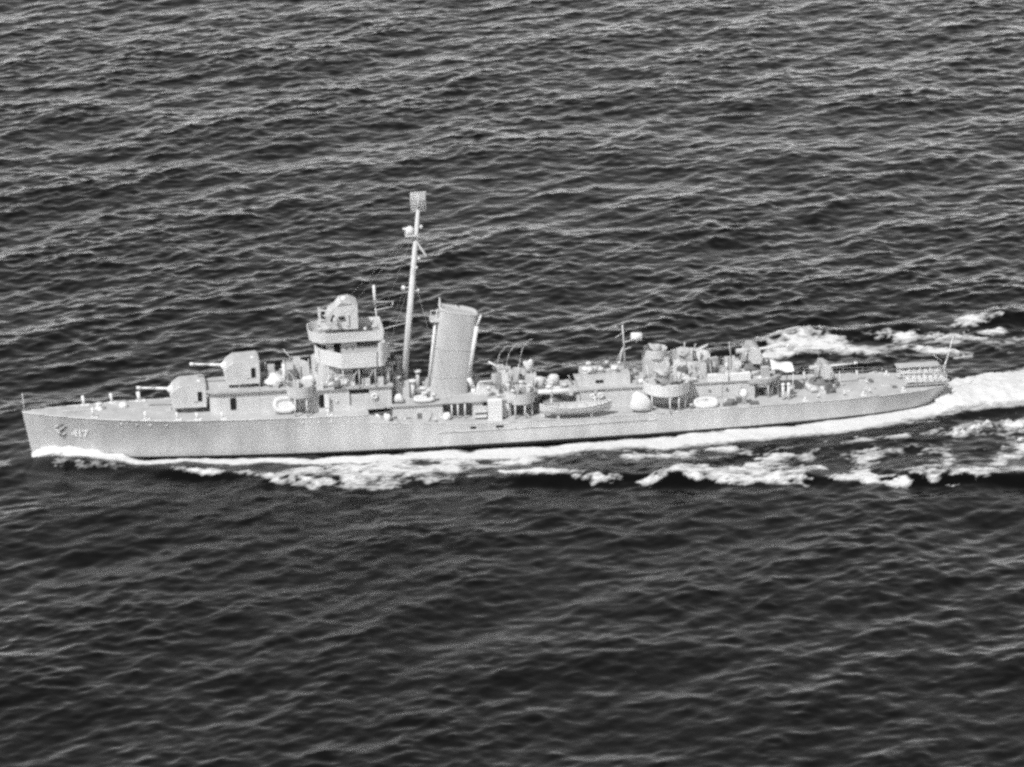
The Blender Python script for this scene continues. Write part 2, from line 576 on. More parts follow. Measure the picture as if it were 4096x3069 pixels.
# clutter abreast and abaft the bridge
for s, y, w, d, h in ((33.2, -3.2, .7, .5, 1.1), (34.3, -2.7, .5, .4, .9), (38.4, -2.9, .9, .5, .9), (40.0, -3.2, .7, .6, 1.0), (39.2, 2.9, .8, .5, 1.0), (31.9, -2.6, .6, .6, .9)):
    MB().box((s - w / 2, y - d / 2, 7.36), (s + w / 2, y + d / 2, 7.36 + h)).build('ammunition_locker', LIGHT if s < 34 else PAINT, ship)
for s, y, z, h in ((40.9, -2.5, 7.36, 1.5), (42.0, -1.9, 5.0, 2.6), (43.8, -1.5, 5.0, 1.9), (44.6, .9, 5.0, 2.2), (44.9, -2.4, 5.0, 1.3), (41.7, 1.6, 5.0, 3.0), (42.6, 2.3, 5.0, 3.5)):
    m_ = MB().cyl((s, y, z), (s, y, z + h), .24, .24, 12)
    m_.lathe((s, y, z + h - .05), [(.24, 0), (.46, .1), (.46, .2), (.4, .28), (.03, .32)], 12)
    m_.build('ventilator', PAINT, ship)
MB().box((41.3, -1.6, 5.0), (43.4, 2.4, 7.0)).build('radio_house', PAINT, ship)

# pole and frame abaft the bridge
m_ = MB().cyl((40.3, 1.0, 12.5), (40.05, 1.0, 15.3), .06, .07, 8)
m_.cyl((40.05, 1.0, 15.2), (39.95, 1.0, 17.75), .16, .15, 10)
m_.build('antenna_pole', LIGHT, ship)
m_ = MB().tube([(40.05, 1.0, 15.75), (42.1, 1.0, 15.72), (41.9, 1.0, 15.1), (40.1, 1.0, 14.8)], .06, 6)
m_.build('antenna_bracket', PAINT, ship)

# ------------------------------------------------------------------ mast
def mast_at(z):
    t = (z - 4.9) / (28.0 - 4.9)
    return Vector((42.81 + 2.40 * t, 0, z))
mast = MB().cyl(mast_at(4.9), mast_at(16), .38, .33, 14).cyl(mast_at(16), mast_at(26.6), .33, .20, 14).cyl(mast_at(26.6), mast_at(28.3), .12, .08, 8).build('mast', PAINT, ship)
a = mast_at(26.1)
m_ = MB()
for i in range(9):
    zz = a.z + .35 + i * .27
    m_.cyl((a.x - .75, -.15, zz), (a.x + .95, .15, zz), .05, .05, 5)
for i in range(8):
    xx = a.x - .75 + i * .243
    m_.cyl((xx, -.15 + .043 * i, a.z + .3), (xx, -.15 + .043 * i, a.z + 2.55), .04, .04, 5)
m_.build('radar_antenna', LIGHT, mast)
m_ = MB().box((a.x - .72, -.02, a.z + 1.55), (a.x + .9, .05, a.z + 2.5)).build('antenna_reflector', PAINT, mast)
b_ = mast_at(23.9)
MB().box((b_.x - 1.25, -.55, b_.z - .25), (b_.x - .1, .55, b_.z - .1)).build('radar_platform', LIGHT, mast)
MB().lathe((b_.x - .72, 0, b_.z - .15), [(.42, 0), (.5, .35), (.46, .75), (.2, .95)], 14).build('surface_radar', LIGHT, mast)
m_ = MB().cyl((b_.x - 1.5, 0, b_.z + .55), (b_.x - .7, 0, b_.z + .5), .12, .16, 8)
m_.build('radar_feed', LIGHT, mast)
y1 = mast_at(23.0)
MB().cyl((y1.x + .9, -2.9, y1.z - 1.0), (y1.x + .05, 0, y1.z), .12, .10, 8).cyl((y1.x + .05, 0, y1.z), (y1.x + .9, 2.9, y1.z), .10, .08, 8).build('yardarm', PAINT, mast)
m_ = MB()
for zz, dx, sz in ((20.9, .55, .16), (19.9, .35, .16), (17.6, -.95, .26), (17.2, .75, .16), (24.6, .5, .2)):
    c = mast_at(zz)
    m_ = MB().cyl(c, c + Vector((dx, -.1, 0)), .05, .05, 6)
    m_.lathe((c.x + dx, -.1, c.z - sz), [(sz * .6, 0), (sz, sz), (sz * .6, sz * 2)], 10)
    m_.build('mast_lamp', LIGHT, mast)
c = mast_at(10.9)
MB().cyl((40.9, -.3, 11.1), c, .08, .08, 8).build('mast_stay_bar', PAINT, mast)
c = mast_at(13.5)
MB().cyl((40.4, -.3, 12.9), c, .06, .06, 8).build('mast_stay_bar', PAINT, mast)
lad = MB()
for i in range(40):
    c = mast_at(6 + i * .42)
    lad.cyl((c.x + .33, -.16, c.z), (c.x + .33, .16, c.z), .02, .02, 4)
o = lad.build('mast_rungs', PAINT, mast)
o['kind'] = 'stuff'
for p0, p1 in (((44.5, -.1, 24.0), (34.5, -2.2, 13.6)), ((44.4, .1, 23.9), (34.5, 2.2, 13.6)), ((44.7, -2.8, 22.0), (40.6, -2.5, 12.6)), ((44.7, 2.8, 22.9), (40.6, 2.5, 12.6)),
               ((44.0, -.2, 20.5), (47.5, -3.4, 5.2)), ((44.0, .2, 20.5), (47.5, 3.4, 5.2)), ((43.7, -.2, 17.5), (40.2, -3.7, 9.9))):
    MB().cyl(p0, p1, .013, .013, 5).build('rigging_wire', WIRE, ship)

# ------------------------------------------------------------------ funnel
fv, ff = [], []
NF, LV = 32, 9
for k in range(LV + 1):
    t = k / LV
    cx = 47.93 + (49.30 - 47.93) * t
    ax = 2.2 - .10 * t
    by = 1.42 - .07 * t
    for i in range(NF):
        a = 2 * math.pi * i / NF
        ca, sa = math.cos(a), math.sin(a)
        ex = math.copysign(abs(ca) ** .72, ca) * ax
        ey = math.copysign(abs(sa) ** .34, sa) * by
        ztop = 14.55 - .5 * ca
        fv.append((cx + ex, ey, 4.95 + (ztop - 4.95) * t))
for k in range(LV):
    for i in range(NF):
        j = (i + 1) % NF
        ff.append((k * NF + i, k * NF + j, k * NF + NF + j, k * NF + NF + i))
fn = MB().add(fv, ff, True).build('funnel', FUNL, ship)
top = fv[-NF:]
cap = []
for z, k in ((-.06, 1.02), (.18, 1.05), (.18, .94), (-.9, .93)):
    cap += [(49.30 + (p[0] - 49.30) * k, p[1] * k, p[2] + z) for p in top]
m_ = MB().add(cap, [(r_ * NF + i, r_ * NF + (i + 1) % NF, (r_ + 1) * NF + (i + 1) % NF, (r_ + 1) * NF + i) for r_ in range(3) for i in range(NF)], True)
m_.build('funnel_cap', FUNL, fn)
MB().add([(p[0] * .93 + 49.30 * .07, p[1] * .93, p[2] - .12) for p in top], [tuple(range(NF))]).build('uptake', GUNM, fn)
for k in (.3, .62):
    m_ = MB()
    q = []
    lv = int(k * LV)
    rg = fv[lv * NF:(lv + 1) * NF]
    m_.tube([(p[0] + (p[0] - 49) * .01, p[1] * 1.01, p[2]) for p in rg] + [rg[0]], .035, 5)
    m_.build('funnel_band', FUNL, fn)
MB().cyl((45.55, -.5, 5.0), (46.65, -.5, 13.6), .16, .16, 10).cyl((46.65, -.5, 13.6), (46.9, -.5, 15.0), .10, .08, 8).build('steam_pipe', LIGHT, fn)
MB().box((46.05, -.9, 13.6), (47.5, .4, 13.95)).build('whistle_platform', LIGHT, fn)
m_ = MB().tube([(46.1, -.8, 13.95), (46.1, -.8, 14.95), (47.4, -.8, 14.95), (47.4, -.8, 13.95)], .04, 5)
m_.build('platform_rail', LIGHT, fn)
MB().cyl((47.3, .2, 13.9), (47.25, .2, 16.1), .09, .07, 8).build('whistle', LIGHT, fn)
m_ = MB().tube([(50.75, -1.1, 4.6), (50.7, -1.1, 5.6), (50.2, -1.1, 6.9)], .26, 12)
m_.cyl((50.2, -1.1, 6.9), (51.25, -1.1, 12.9), .25, .22, 12)
m_.cyl((51.25, -1.1, 12.9), (51.75, -1.1, 14.2), .15, .12, 10)
m_.build('exhaust_pipe', LIGHT, fn)

# ------------------------------------------------------------------ amidships deckhouse
MB().box((41.0, -2.5, 2.9), (54.6, 2.5, 4.85)).build('midship_deckhouse', PAINT, ship)
md = MB().box((41.2, -3.75, 3.0), (46.9, -2.5, 4.85)).build('side_house', PAINT, ship)
MB().box((50.3, -3.7, 2.75), (54.6, -2.5, 4.85)).build('side_house', PAINT, ship)
MB().box((41.2, 2.5, 2.75), (54.6, 3.7, 4.85)).build('side_house', PAINT, ship)
MB().box((40.9, -3.95, 4.86), (54.8, 3.95, 5.0)).build('boat_deck', DECK, ship)
MB().box((46.9, -2.56, 2.95), (50.3, -2.505, 4.8)).build('alcove_shade', DARK, ship)  # dark sheet puts the alcove's shade into its back wall
for s in (47.9, 48.6, 49.4):
    MB().cyl((s, -3.8, 2.9), (s, -3.8, 4.86), .09, .09, 8).build('stanchion', LIGHT, ship)
MB().box((44.0, -3.82, 3.15), (44.5, -3.74, 3.9)).build('doorway', DARK, ship)
MB().prism([(42.3, -3.85), (43.3, -3.85), (43.3, -3.75), (42.3, -3.75)], 3.2, 3.45).build('pipe_run', DARK, ship)
MB().box((51.95, -4.75, 2.76), (53.5, -4.0, 5.2)).build('deck_cabinet', CANVAS, ship)
for z in (3.15, 3.75):
    MB().box((50.4, -4.35, z), (51.8, -3.75, z + .3)).build('stowage_rack', LIGHT, ship)
MB().box((51.4, -3.76, 4.35), (51.95, -3.68, 4.7)).build('black_slot', BLACK, ship)
m_ = MB()
m_.prism([(38.9, -4.9), (41.2, -4.4), (41.2, -4.2), (38.9, -4.7)], 4.45, 4.56)
m_.build('shadow_strip', DARK, ship)  # dark strip stands in for the diagonal shadow at the forecastle break
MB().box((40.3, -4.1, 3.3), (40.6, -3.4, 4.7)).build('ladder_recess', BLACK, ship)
for s, y, z, h in ((45.1, -2.9, 5.0, .9), (46.0, -3.1, 5.0, .7), (52.3, -2.6, 5.0, .9), (53.6, 2.4, 5.0, 1.6)):
    m_ = MB().cyl((s, y, z), (s, y, z + h), .16, .16, 10)
    m_.lathe((s, y, z + h - .02), [(.16, 0), (.34, .06), (.34, .2), (.02, .34)], 12)
    m_.build('ventilator', PAINT, ship)
MB().profile([(50.9, 5.0), (53.6, 5.0), (53.4, 5.45), (51.3, 6.0)], -1.8, -.4).build('boiler_vent', LIGHT, ship)
MB().profile([(50.9, 5.0), (53.4, 5.0), (52.9, 5.5), (51.3, 5.9)], .5, 1.9).build('boiler_vent', PAINT, ship)

# small-calibre gun tubs
def tub(cx, cy, r, zf, zr, name='gun_tub', legs=(), zleg=2.8, m=PAINT, sponson=0.0):
    pl = circle(cx, cy, r, 26)
    t_ = MB().ring_wall(pl, zf - .25, zr, .07, .06).build(name, m, ship)
    MB().prism(pl, zf - .12, zf).build('tub_floor', DECK, t_)
    if sponson:
        MB().lathe((cx, cy, zf - .25 - sponson), [(r * .55, 0), (r, sponson)], 20).build('sponson', m, t_)
    for a in legs:
        q = (cx + (r - .15) * math.cos(R(a)), cy + (r - .15) * math.sin(R(a)))
        MB().cyl((q[0], q[1], zleg), (q[0], q[1], zf - .2), .085, .085, 8).build('tub_leg', LIGHT, t_)
    return t_
tub(30.9, -3.55, 1.45, 7.15, 8.15, legs=(-60, -120), zleg=4.65)
tub(30.9, 3.55, 1.45, 7.15, 8.15, legs=(60, 120), zleg=4.65)
tub(55.7, -3.0, 1.75, 4.75, 5.75, legs=(-35, -75, -115, -150))
tub(55.7, 3.0, 1.75, 4.75, 5.75, legs=(35, 75, 115, 150))
tub(72.5, -3.05, 2.65, 4.95, 6.05, legs=(-40, -65, -90, -140), m=LIGHT)
tub(76.1, 3.05, 2.5, 5.05, 6.6, legs=(40, 90, 140), m=CANVAS)  # whiter than the other tubs, its sunlit inner wall put into the colour

def small_gun(loc, label, rotz, elev=55):
    g = thing('machine_gun', label, 'gun', loc, 'single light anti-aircraft guns in tubs')
    x, y, z = loc
    MB().lathe((x, y, z), [(.42, 0), (.36, .15), (.2, .7), (.22, 1.05)], 12).build('pedestal', GUNM, g)
    e = R(elev)
    d = Vector((-math.cos(e), 0, math.sin(e)))
    c = Vector((x, y, z + 1.15))
    b_ = MB().cyl(c - d * .7, c + d * .35, .13, .12, 8).build('breech', GUNM, g)
    MB().cyl(c + d * .3, c + d * 2.0, .075, .05, 8).build('barrel', PAINT, g)
    sh = MB()
    for sg in (-1, 1):
        sh.box((x - .45, y + sg * .12 if sg > 0 else y - .75, z + .65), (x - .40, y + .75 if sg > 0 else y - .12, z + 1.75))
    sh.build('splinter_shield', PAINT, g)
    MB().cyl((x + .45, y - .35, z + .95), (x + .45, y + .35, z + .95), .06, .06, 6).build('shoulder_rest', GUNM, g)
    g.rotation_euler = (0, 0, rotz)
    return g
g0 = small_gun((30.9, -3.55, 7.15), 'light anti-aircraft gun in the near tub just ahead of the bridge', R(20), 50)
dup(g0, (30.9, 3.55, 7.15), 'light anti-aircraft gun on the far side just ahead of the bridge', R(-20))
dup(g0, (55.4, -2.7, 4.75), 'light anti-aircraft gun in the near tub just abaft the funnel', R(-10))
dup(g0, (55.4, 3.2, 4.75), 'light anti-aircraft gun in the far tub just abaft the funnel', R(-25))

# ------------------------------------------------------------------ enclosed gun houses forward
def gun_house(loc, label):
    s, y, z = loc
    g = thing('gun_turret', label, 'gun turret', loc, 'enclosed gun houses on the foredeck')
    sec = [(-1.80, 0), (1.95, 0), (2.0, .9), (1.98, 2.5), (1.75, 2.72), (-.95, 2.62), (-1.70, 2.12), (-2.10, 1.5), (-1.98, .7)]
    # hull of the house lofted athwart so the cheeks round in
    vs, fs = [], []
    ys = [(-1.72, .90), (-1.86, .97), (-1.86, 1.0), (-.4, 1.0), (.4, 1.0), (1.86, 1.0), (1.86, .97), (1.72, .90)]
    vals = [(-1.86, .955), (-1.70, 1.0), (-.5, 1.0), (.5, 1.0), (1.70, 1.0), (1.86, .955)]
    n_ = len(sec)
    for yy, k in vals:
        for a, c in sec:
            narrow = 1.0 if a > -.8 else 1.0 - .10 * min(1, (-.8 - a) / 1.3)
            top_ = 1.0 if c < 2.3 else .96
            vs.append((s + a * k, y + yy * narrow * top_, z + .06 + c * (1 if abs(yy) < 1.8 else .985)))
    for i in range(len(vals) - 1):
        for j in range(n_):
            q = (j + 1) % n_
            fs.append((i * n_ + j, i * n_ + q, (i + 1) * n_ + q, (i + 1) * n_ + j))
    fs += [tuple(range(n_)), tuple(range((len(vals) - 1) * n_, len(vals) * n_))[::-1]]
    sh = MB().add(vs, fs).build('shield', PAINT, g)
    MB().box((s + 1.0, y - 1.92, z + .85), (s + 1.42, y - 1.80, z + 1.9)).build('doorway', BLACK, sh)
    MB().box((s + .45, y - 1.91, z + .8), (s + .97, y - 1.85, z + 1.95)).build('door', PAINT, sh)
    m_ = MB().lathe((s + 1.25, y - .6, z + 2.66), [(.26, 0), (.26, .14), (.2, .24), (.02, .27)], 12)
    m_.build('sight_hood', PAINT, sh)
    MB().box((s - .4, y + .5, z + 2.6), (s + .2, y + 1.1, z + 2.8)).build('roof_hatch', PAINT, sh)
    MB().lathe((s, y, z - .55), [(1.55, 0), (1.55, .6)], 24).build('base_ring', DARK, g)
    MB().blob((s - 1.85, y, z + 1.78), .55, .45, .45, 12, .05, 3, False).build('gun_port_bag', CANVAS, g)
    br = MB().cyl((s - 1.8, y, z + 1.83), (s - 3.6, y, z + 2.0), .19, .15, 14).cyl((s - 3.6, y, z + 2.0), (s - 5.25, y, z + 2.14), .14, .12, 14).build('barrel', LIGHT, g)
    MB().cyl((s - 5.2, y, z + 2.135), (s - 5.75, y, z + 2.185), .18, .19, 14).build('muzzle', CANVAS, br)
    return g
t1 = gun_house((18.6, 0, 5.42), 'enclosed gun turret on the foredeck, the one nearest the bow')
t2 = dup(t1, (24.68, 0, 7.85), 'enclosed gun turret raised on the deckhouse, just ahead of the bridge')

# ------------------------------------------------------------------ gun director above the bridge
gd = thing('gun_director', 'tall boxy gun director on top of the bridge', 'gun director', (36.3, 0, 12.52))
MB().lathe((36.3, 0, 12.52), [(1.15, 0), (1.15, .75), (1.3, .95)], 20).build('barbette', DARK, gd)
sec = [(37.85, 13.5), (37.85, 16.35), (37.0, 16.75), (36.0, 16.65), (35.5, 16.1), (34.9, 15.7), (34.4, 15.0), (34.3, 14.0), (34.9, 13.5)]
hd = MB().profile(sec, -1.35, 1.35, lambda x, z: 1.0 if x > 35.6 else .82).build('director_house', PAINT, gd)
MB().profile([(34.75, 14.55), (35.05, 15.25), (35.25, 15.2), (34.95, 14.5)], -1.24, -1.1).build('sight_port', BLACK, hd)
MB().box((35.7, -1.42, 14.75), (36.35, -1.3, 15.05)).build('hatch', BLACK, hd)
MB().box((36.5, -1.45, 14.0), (36.85, -1.33, 15.3)).build('access_door', LIGHT, hd)
MB().cyl((35.3, -2.3, 14.75), (35.3, 2.3, 14.75), .24, .24, 12).build('rangefinder', PAINT, gd)
m_ = MB()
for zz in (14.0, 14.7, 15.3):
    m_.box((33.55, -.9, zz), (33.75, .9, zz + .28))
    m_.cyl((33.7, 0, zz + .14), (34.5, 0, zz + .1), .09, .09, 6)
m_.build('radar_array', LIGHT, gd)
MB().lathe((36.4, -.4, 16.65), [(.38, 0), (.36, .3), (.2, .45)], 12).build('spotting_hood', LIGHT, hd)

# ------------------------------------------------------------------ canvas lumps ahead of the bridge
def lump(name, label, cat, c, rx, ry, rz, seed, group=None, m=CANVAS, rough=.12):
    t_ = MB().blob(c, rx, ry, rz, 18, rough * 1.25, seed).build(name, m)
    t_['label'] = label
    t_['category'] = cat
    if group:
        t_['group'] = group
    return t_
lump('canvas_bundle', 'pale canvas bundle on the platform behind the upper gun turret', 'bundle', (28.3, -1.4, 7.9), 1.05, .8, .75, 2, None, LIGHT)
lump('canvas_bundle', 'small pale bundle at the foot of the bridge front', 'bundle', (32.0, -1.8, 7.8), .7, .6, .65, 5, None, LIGHT)
lump('canvas_bundle', 'white bundle at the deck edge under the bridge, left one of a pair', 'bundle', (39.5, -4.75, 4.05), .42, .4, .5, 8)
lump('canvas_bundle', 'white bundle at the deck edge under the mast, right one of a pair', 'bundle', (40.55, -4.75, 3.95), .45, .4, .55, 9)
lump('covered_stores', 'big bright canvas-covered pile ahead of the aft gun tub', 'canvas cover', (69.3, -4.5, 3.75), 1.25, .8, 1.35, 21, None, CANVAS, .09)
lump('covered_stores', 'bright canvas-covered heap at the aft end of the after deckhouse', 'canvas cover', (83.9, -2.2, 4.6), .75, .6, .95, 27)
lump('canvas_bundle', 'pale canvas bundle beside the mast foot', 'bundle', (42.0, -2.9, 5.5), .6, .5, .6, 31, None, LIGHT)
lump('canvas_bundle', 'white canvas bundle beside the white cabinet below the funnel', 'bundle', (47.3, -4.2, 3.4), .4, .4, .62, 33)
m_ = MB().cyl((29.3, -2.0, 7.36), (29.3, -2.0, 10.1), .16, .16, 10).build('davit_post', CANVAS, ship)
for s, y, h in ((30.1, .6, 1.9), (31.0, 1.4, 2.3), (28.1, 1.5, 1.5), (31.9, .2, 1.6), (27.9, -.2, 1.1)):
    MB().box((s - .4, y - .35, 7.36), (s + .4, y + .35, 7.36 + h)).build('ammunition_locker', PAINT, ship)
for s, y in ((27.5, 2.2), (29.6, 2.5), (32.3, -3.2), (32.4, 2.4)):
    m_ = MB().cyl((s, y, 7.3), (s, y, 9.0), .05, .05, 6)
    m_.build('stanchion', LIGHT, ship)
m_ = MB().cyl((32.9, -2.1, 9.0), (32.95, -2.1, 12.1), .07, .06, 8).build('signal_pole', LIGHT, ship)

# ------------------------------------------------------------------ life rafts
def raft(c, a, b_, r, tilt, label, yaw=0.0):
    g = thing('life_raft', label, 'life raft', c, 'oval life rafts along the port side')
    m_ = MB()
    n_, k_ = 30, 8
    vs, fs = [], []
    for i in range(n_):
        t = 2 * math.pi * i / n_
        ct, st = math.cos(t), math.sin(t)
        ex = math.copysign(abs(ct) ** .75, ct)
        ez = math.copysign(abs(st) ** .75, st)
        for j in range(k_):
            w = 2 * math.pi * j / k_
            rr2 = r * math.cos(w)
            vs.append(((a + rr2) * ex, r * math.sin(w), (b_ + rr2) * ez))
    for i in range(n_):
        for j in range(k_):
            i2, j2 = (i + 1) % n_, (j + 1) % k_
            fs.append((i * k_ + j, i2 * k_ + j, i2 * k_ + j2, i * k_ + j2))
    rot = Matrix.Rotation(tilt, 3, 'X')
    def put(q):
        q = rot @ Vector(q)
        return (q.x + c[0], q.y + c[1], q.z + c[2])
    m_.add([put(q) for q in vs], fs, True)
    m_.build('float_ring', ROPE, g)
    for i in range(6):
        x_ = (-.75 + .3 * i) * a
        h_ = b_ * math.sqrt(max(0, 1 - (x_ / a) ** 2))
        MB().add([put(q) for q in ((x_ - .146 * a, -.04, -h_), (x_ + .146 * a, -.04, -h_), (x_ + .146 * a, .04, -h_), (x_ - .146 * a, .04, -h_), (x_ - .146 * a, -.04, h_), (x_ + .146 * a, -.04, h_), (x_ + .146 * a, .04, h_), (x_ - .146 * a, .04, h_))],
                 [(0, 3, 2, 1), (4, 5, 6, 7), (0, 1, 5, 4), (1, 2, 6, 5), (2, 3, 7, 6), (3, 0, 4, 7)]).build('floor_slat', ROPE, g)
    return g
raft((29.2, -3.15, 5.65), 1.1, .72, .27, R(-32), 'large oval life raft leaning against the forward deckhouse below the bridge')
raft((76.9, -4.05, 3.2), 1.2, .72, .24, R(-70), 'oval life raft leaning on the aft deckhouse beside the large gun tub')
raft((44.9, -3.0, 5.35), 1.0, .6, .22, R(-85), 'flat oval life raft lying on the deckhouse roof ahead of the funnel')

def life_ring(c, label, r=.36):
    m_ = MB()
    n_, k_ = 20, 8
    vs, fs = [], []
    for i in range(n_):
        t = 2 * math.pi * i / n_
        for j in range(k_):
            w = 2 * math.pi * j / k_
            q = r * .68 + r * .34 * math.cos(w)
            vs.append((c[0] + q * math.cos(t), c[1] + r * .3 * math.sin(w), c[2] + q * math.sin(t)))
    for i in range(n_):
        for j in range(k_):
            i2, j2 = (i + 1) % n_, (j + 1) % k_
            fs.append((i * k_ + j, i2 * k_ + j, i2 * k_ + j2, i * k_ + j2))
    g = m_.add(vs, fs, True).build('life_ring', CANVAS)
    g['label'] = label
    g['category'] = 'life ring'
    g['group'] = 'white life rings on the deckhouse sides'
life_ring((39.25, -3.62, 6.2), 'white life ring on the deckhouse wall below the aft bridge wing')
life_ring((64.1, -2.95, 4.35), 'white life ring on the aft deckhouse, left of two side by side')
life_ring((65.0, -2.95, 4.45), 'white life ring on the aft deckhouse, right of two side by side')

# ------------------------------------------------------------------ torpedo tubes
tt = thing('torpedo_tubes', 'long pale torpedo tube mount between funnel and aft deckhouse', 'torpedo tubes', (60, 0, 2.85))
MB().lathe((59.8, 0, 2.85), [(1.5, 0), (1.5, .5), (1.1, .7), (1.1, 1.35)], 22).build('base_ring', DARK, tt)
for i in range(4):
    y = -1.14 + .76 * i
    tb = MB().cyl((56.9, y, 4.62), (63.6, y, 4.62), .34, .34, 14).build('tube', LIGHT, tt)
    MB().cyl((63.55, y, 4.62), (63.72, y, 4.62), .38, .38, 14).build('tube_rim', PAINT, tb)
MB().box((57.6, -1.5, 4.15), (58.0, 1.5, 5.05)).build('saddle', PAINT, tt)
MB().box((61.6, -1.5, 4.15), (62.0, 1.5, 5.05)).build('saddle', PAINT, tt)
for c, r_, nm in (((58.4, -.3, 4.9), .78, 'trainer_shield'), ((60.1, .25, 4.9), .80, 'sight_shield')):
    m_ = MB().lathe(c, [(r_ * .8, 0), (r_ * .82, .8), (r_ * .75, 1.05), (r_ * .6, 1.2), (.04, 1.3)], 9)
    o = m_.build(nm, PAINT, tt)
m_ = MB().box((62.5, -1.6, 2.85), (62.8, 1.6, 4.1))
m_.build('support_frame', PAINT, tt)

for s, y in ((53.7, .4), (54.9, .9), (56.6, 2.2)):
    MB().tube([(s, y, 4.9), (s - .1, y, 7.6), (s + .25, y, 8.9), (s + .9, y, 9.7), (s + 1.4, y, 9.9)], .045, 6).build('boat_davit', GUNM, ship)
MB().cyl((51.4, -.9, 6.2), (53.4, -.9, 6.3), .1, .1, 8).build('cargo_boom', LIGHT, ship)
MB().cyl((52.6, -.2, 8.3), (54.4, -.3, 7.2), .12, .09, 8).build('derrick_head', LIGHT, ship)
MB().cyl((54.4, -.3, 4.9), (54.4, -.3, 7.3), .12, .12, 8).build('derrick_post', PAINT, ship)
for s, y, z, r_ in ((54.6, -1.6, 4.75, .3), (56.2, -1.2, 4.9, .34), (57.0, -2.2, 4.75, .28), (54.9, -3.7, 4.75, .3)):
    m_ = MB().cyl((s, y, z), (s, y, z + 1.0), r_ * .7, r_ * .7, 10)
    m_.lathe((s, y, z + .95), [(r_ * .7, 0), (r_, .08), (r_, .3), (.04, .36)], 10)
    m_.build('ready_drum', PAINT, ship)
# tower with a small gun director abaft the first gun tubs
m_ = MB().box((56.9, .2, 2.8), (58.1, 1.4, 6.4)).build('control_tower', PAINT, ship)
lump('covered_sight', 'canvas-covered sight standing on the small tower abaft the funnel', 'canvas cover', (57.3, .6, 7.1), .5, .42, .85, 12, None, PAINT, .2)
m_ = MB()
for s, y, h, z in ((54.4, -.8, 2.0, 5.0), (55.6, .3, 1.3, 4.9), (56.9, -1.0, 1.5, 2.8), (54.1, 1.0, 2.4, 5.0), (55.0, 1.9, 1.8, 5.0)):
    MB().box((s - .35, y - .3, z), (s + .35, y + .3, z + h)).build('ammunition_locker', LIGHT if h > 1.6 else PAINT, ship)
for s, y in ((53.9, -1.8), (54.9, -.2), (57.2, -1.5), (56.1, 1.0)):
    MB().cyl((s, y, 4.9), (s + .1, y, 7.4), .045, .04, 6).build('stanchion', PAINT, ship)

# ------------------------------------------------------------------ whaleboat on the port side
wb = thing('whaleboat', 'double-ended grey whaleboat slung at the deck edge amidships', 'boat', (61.8, -5.2, 3.3))
vs, fs = [], []
NS = 20
for i in range(NS + 1):
    t = -1 + 2 * i / NS
    s = 61.8 + 4.1 * t
    bb = .95 * (1 - abs(t) ** 2.4) + .03
    sh = 4.25 + .35 * t * t
    kz = 3.28 + .45 * t ** 4
    for k in range(9):
        a = math.pi * k / 8
        y = -math.cos(a) * bb
        z = sh - (sh - kz) * math.sin(a) ** .7
        vs.append((s, -5.15 + y, z))
for i in range(NS):
    for k in range(8):
        fs.append((i * 9 + k, i * 9 + 9 + k, i * 9 + 10 + k, i * 9 + k + 1))
MB().add(vs, fs, True).build('boat_hull', PAINT, wb)
gw = MB()
for e in (0, 8):
    gw.tube([vs[i * 9 + e] for i in range(NS + 1)], .06, 6)
gw.build('boat_gunwale', LIGHT, wb)
for t in (-.6, -.3, 0, .3, .6):
    bb = .95 * (1 - abs(t) ** 2.4)
    MB().box((61.8 + 4.1 * t - .13, -5.15 - bb, 4.05), (61.8 + 4.1 * t + .13, -5.15 + bb, 4.11)).build('thwart', LIGHT, wb)
for s in (59.2, 64.2):
    MB().tube([(s, -4.1, 2.8), (s, -4.1, 4.9), (s, -4.25, 5.6), (s, -4.7, 6.0), (s, -5.15, 5.95)], .09, 8).build('boat_davit', PAINT, ship)
    MB().cyl((s, -5.15, 5.95), (s, -5.15, 4.2), .025, .025, 5).build('boat_fall', WIRE, ship)
for s in (59.8, 63.6):
    MB().box((s - .15, -5.4, 2.75), (s + .15, -4.4, 3.5)).build('boat_chock', PAINT, ship)

# ------------------------------------------------------------------ after deckhouse
MB().box((62.9, -2.6, 2.75), (82.8, 2.6, 5.05)).build('after_deckhouse', PAINT, ship)
MB().box((62.7, -2.8, 5.06), (83.0, 2.8, 5.18)).build('after_roof', DECK, ship)
ah = MB().box((63.2, -1.7, 5.18), (68.6, 1.7, 6.45)).build('upper_after_house', PAINT, ship)
MB().box((64.6, -1.78, 5.55), (65.5, -1.68, 5.85)).build('black_slot', BLACK, ah)
MB().box((64.2, -2.68, 4.9), (65.5, -2.58, 5.05)).build('black_slot', BLACK, ship)
for s, y, h, r_ in ((63.6, -.9, .7, .42), (64.6, -.7, .5, .34), (65.4, -.9, .45, .34), (66.9, -1.0, .65, .45), (66.2, .6, .8, .36), (64.2, .7, .8, .36)):
    h *= .55
    m_ = MB().cyl((s, y, 6.4), (s, y, 6.45 + h), r_ * .7, r_ * .75, 10)
    m_.lathe((s, y, 6.4 + h), [(r_ * .6, 0), (r_, .1), (r_, .3), (r_ * .8, .42), (.03, .46)], 12)
    m_.build('mushroom_ventilator', LIGHT if r_ > .4 else PAINT, ship)
for s in (70.5, 73.5, 78.4, 80.6):
    MB().box((s, -2.68, 3.3), (s + .6, -2.56, 4.7)).build('door', DARK if s < 75 else PAINT, ship)  # doors under the tub dark, standing in for shade behind its legs
for s in (77.6, 79.6):
    MB().cyl((s, -2.56, 4.1), (s, -2.7, 4.1), .17, .15, 10).build('porthole', DARK, ship)

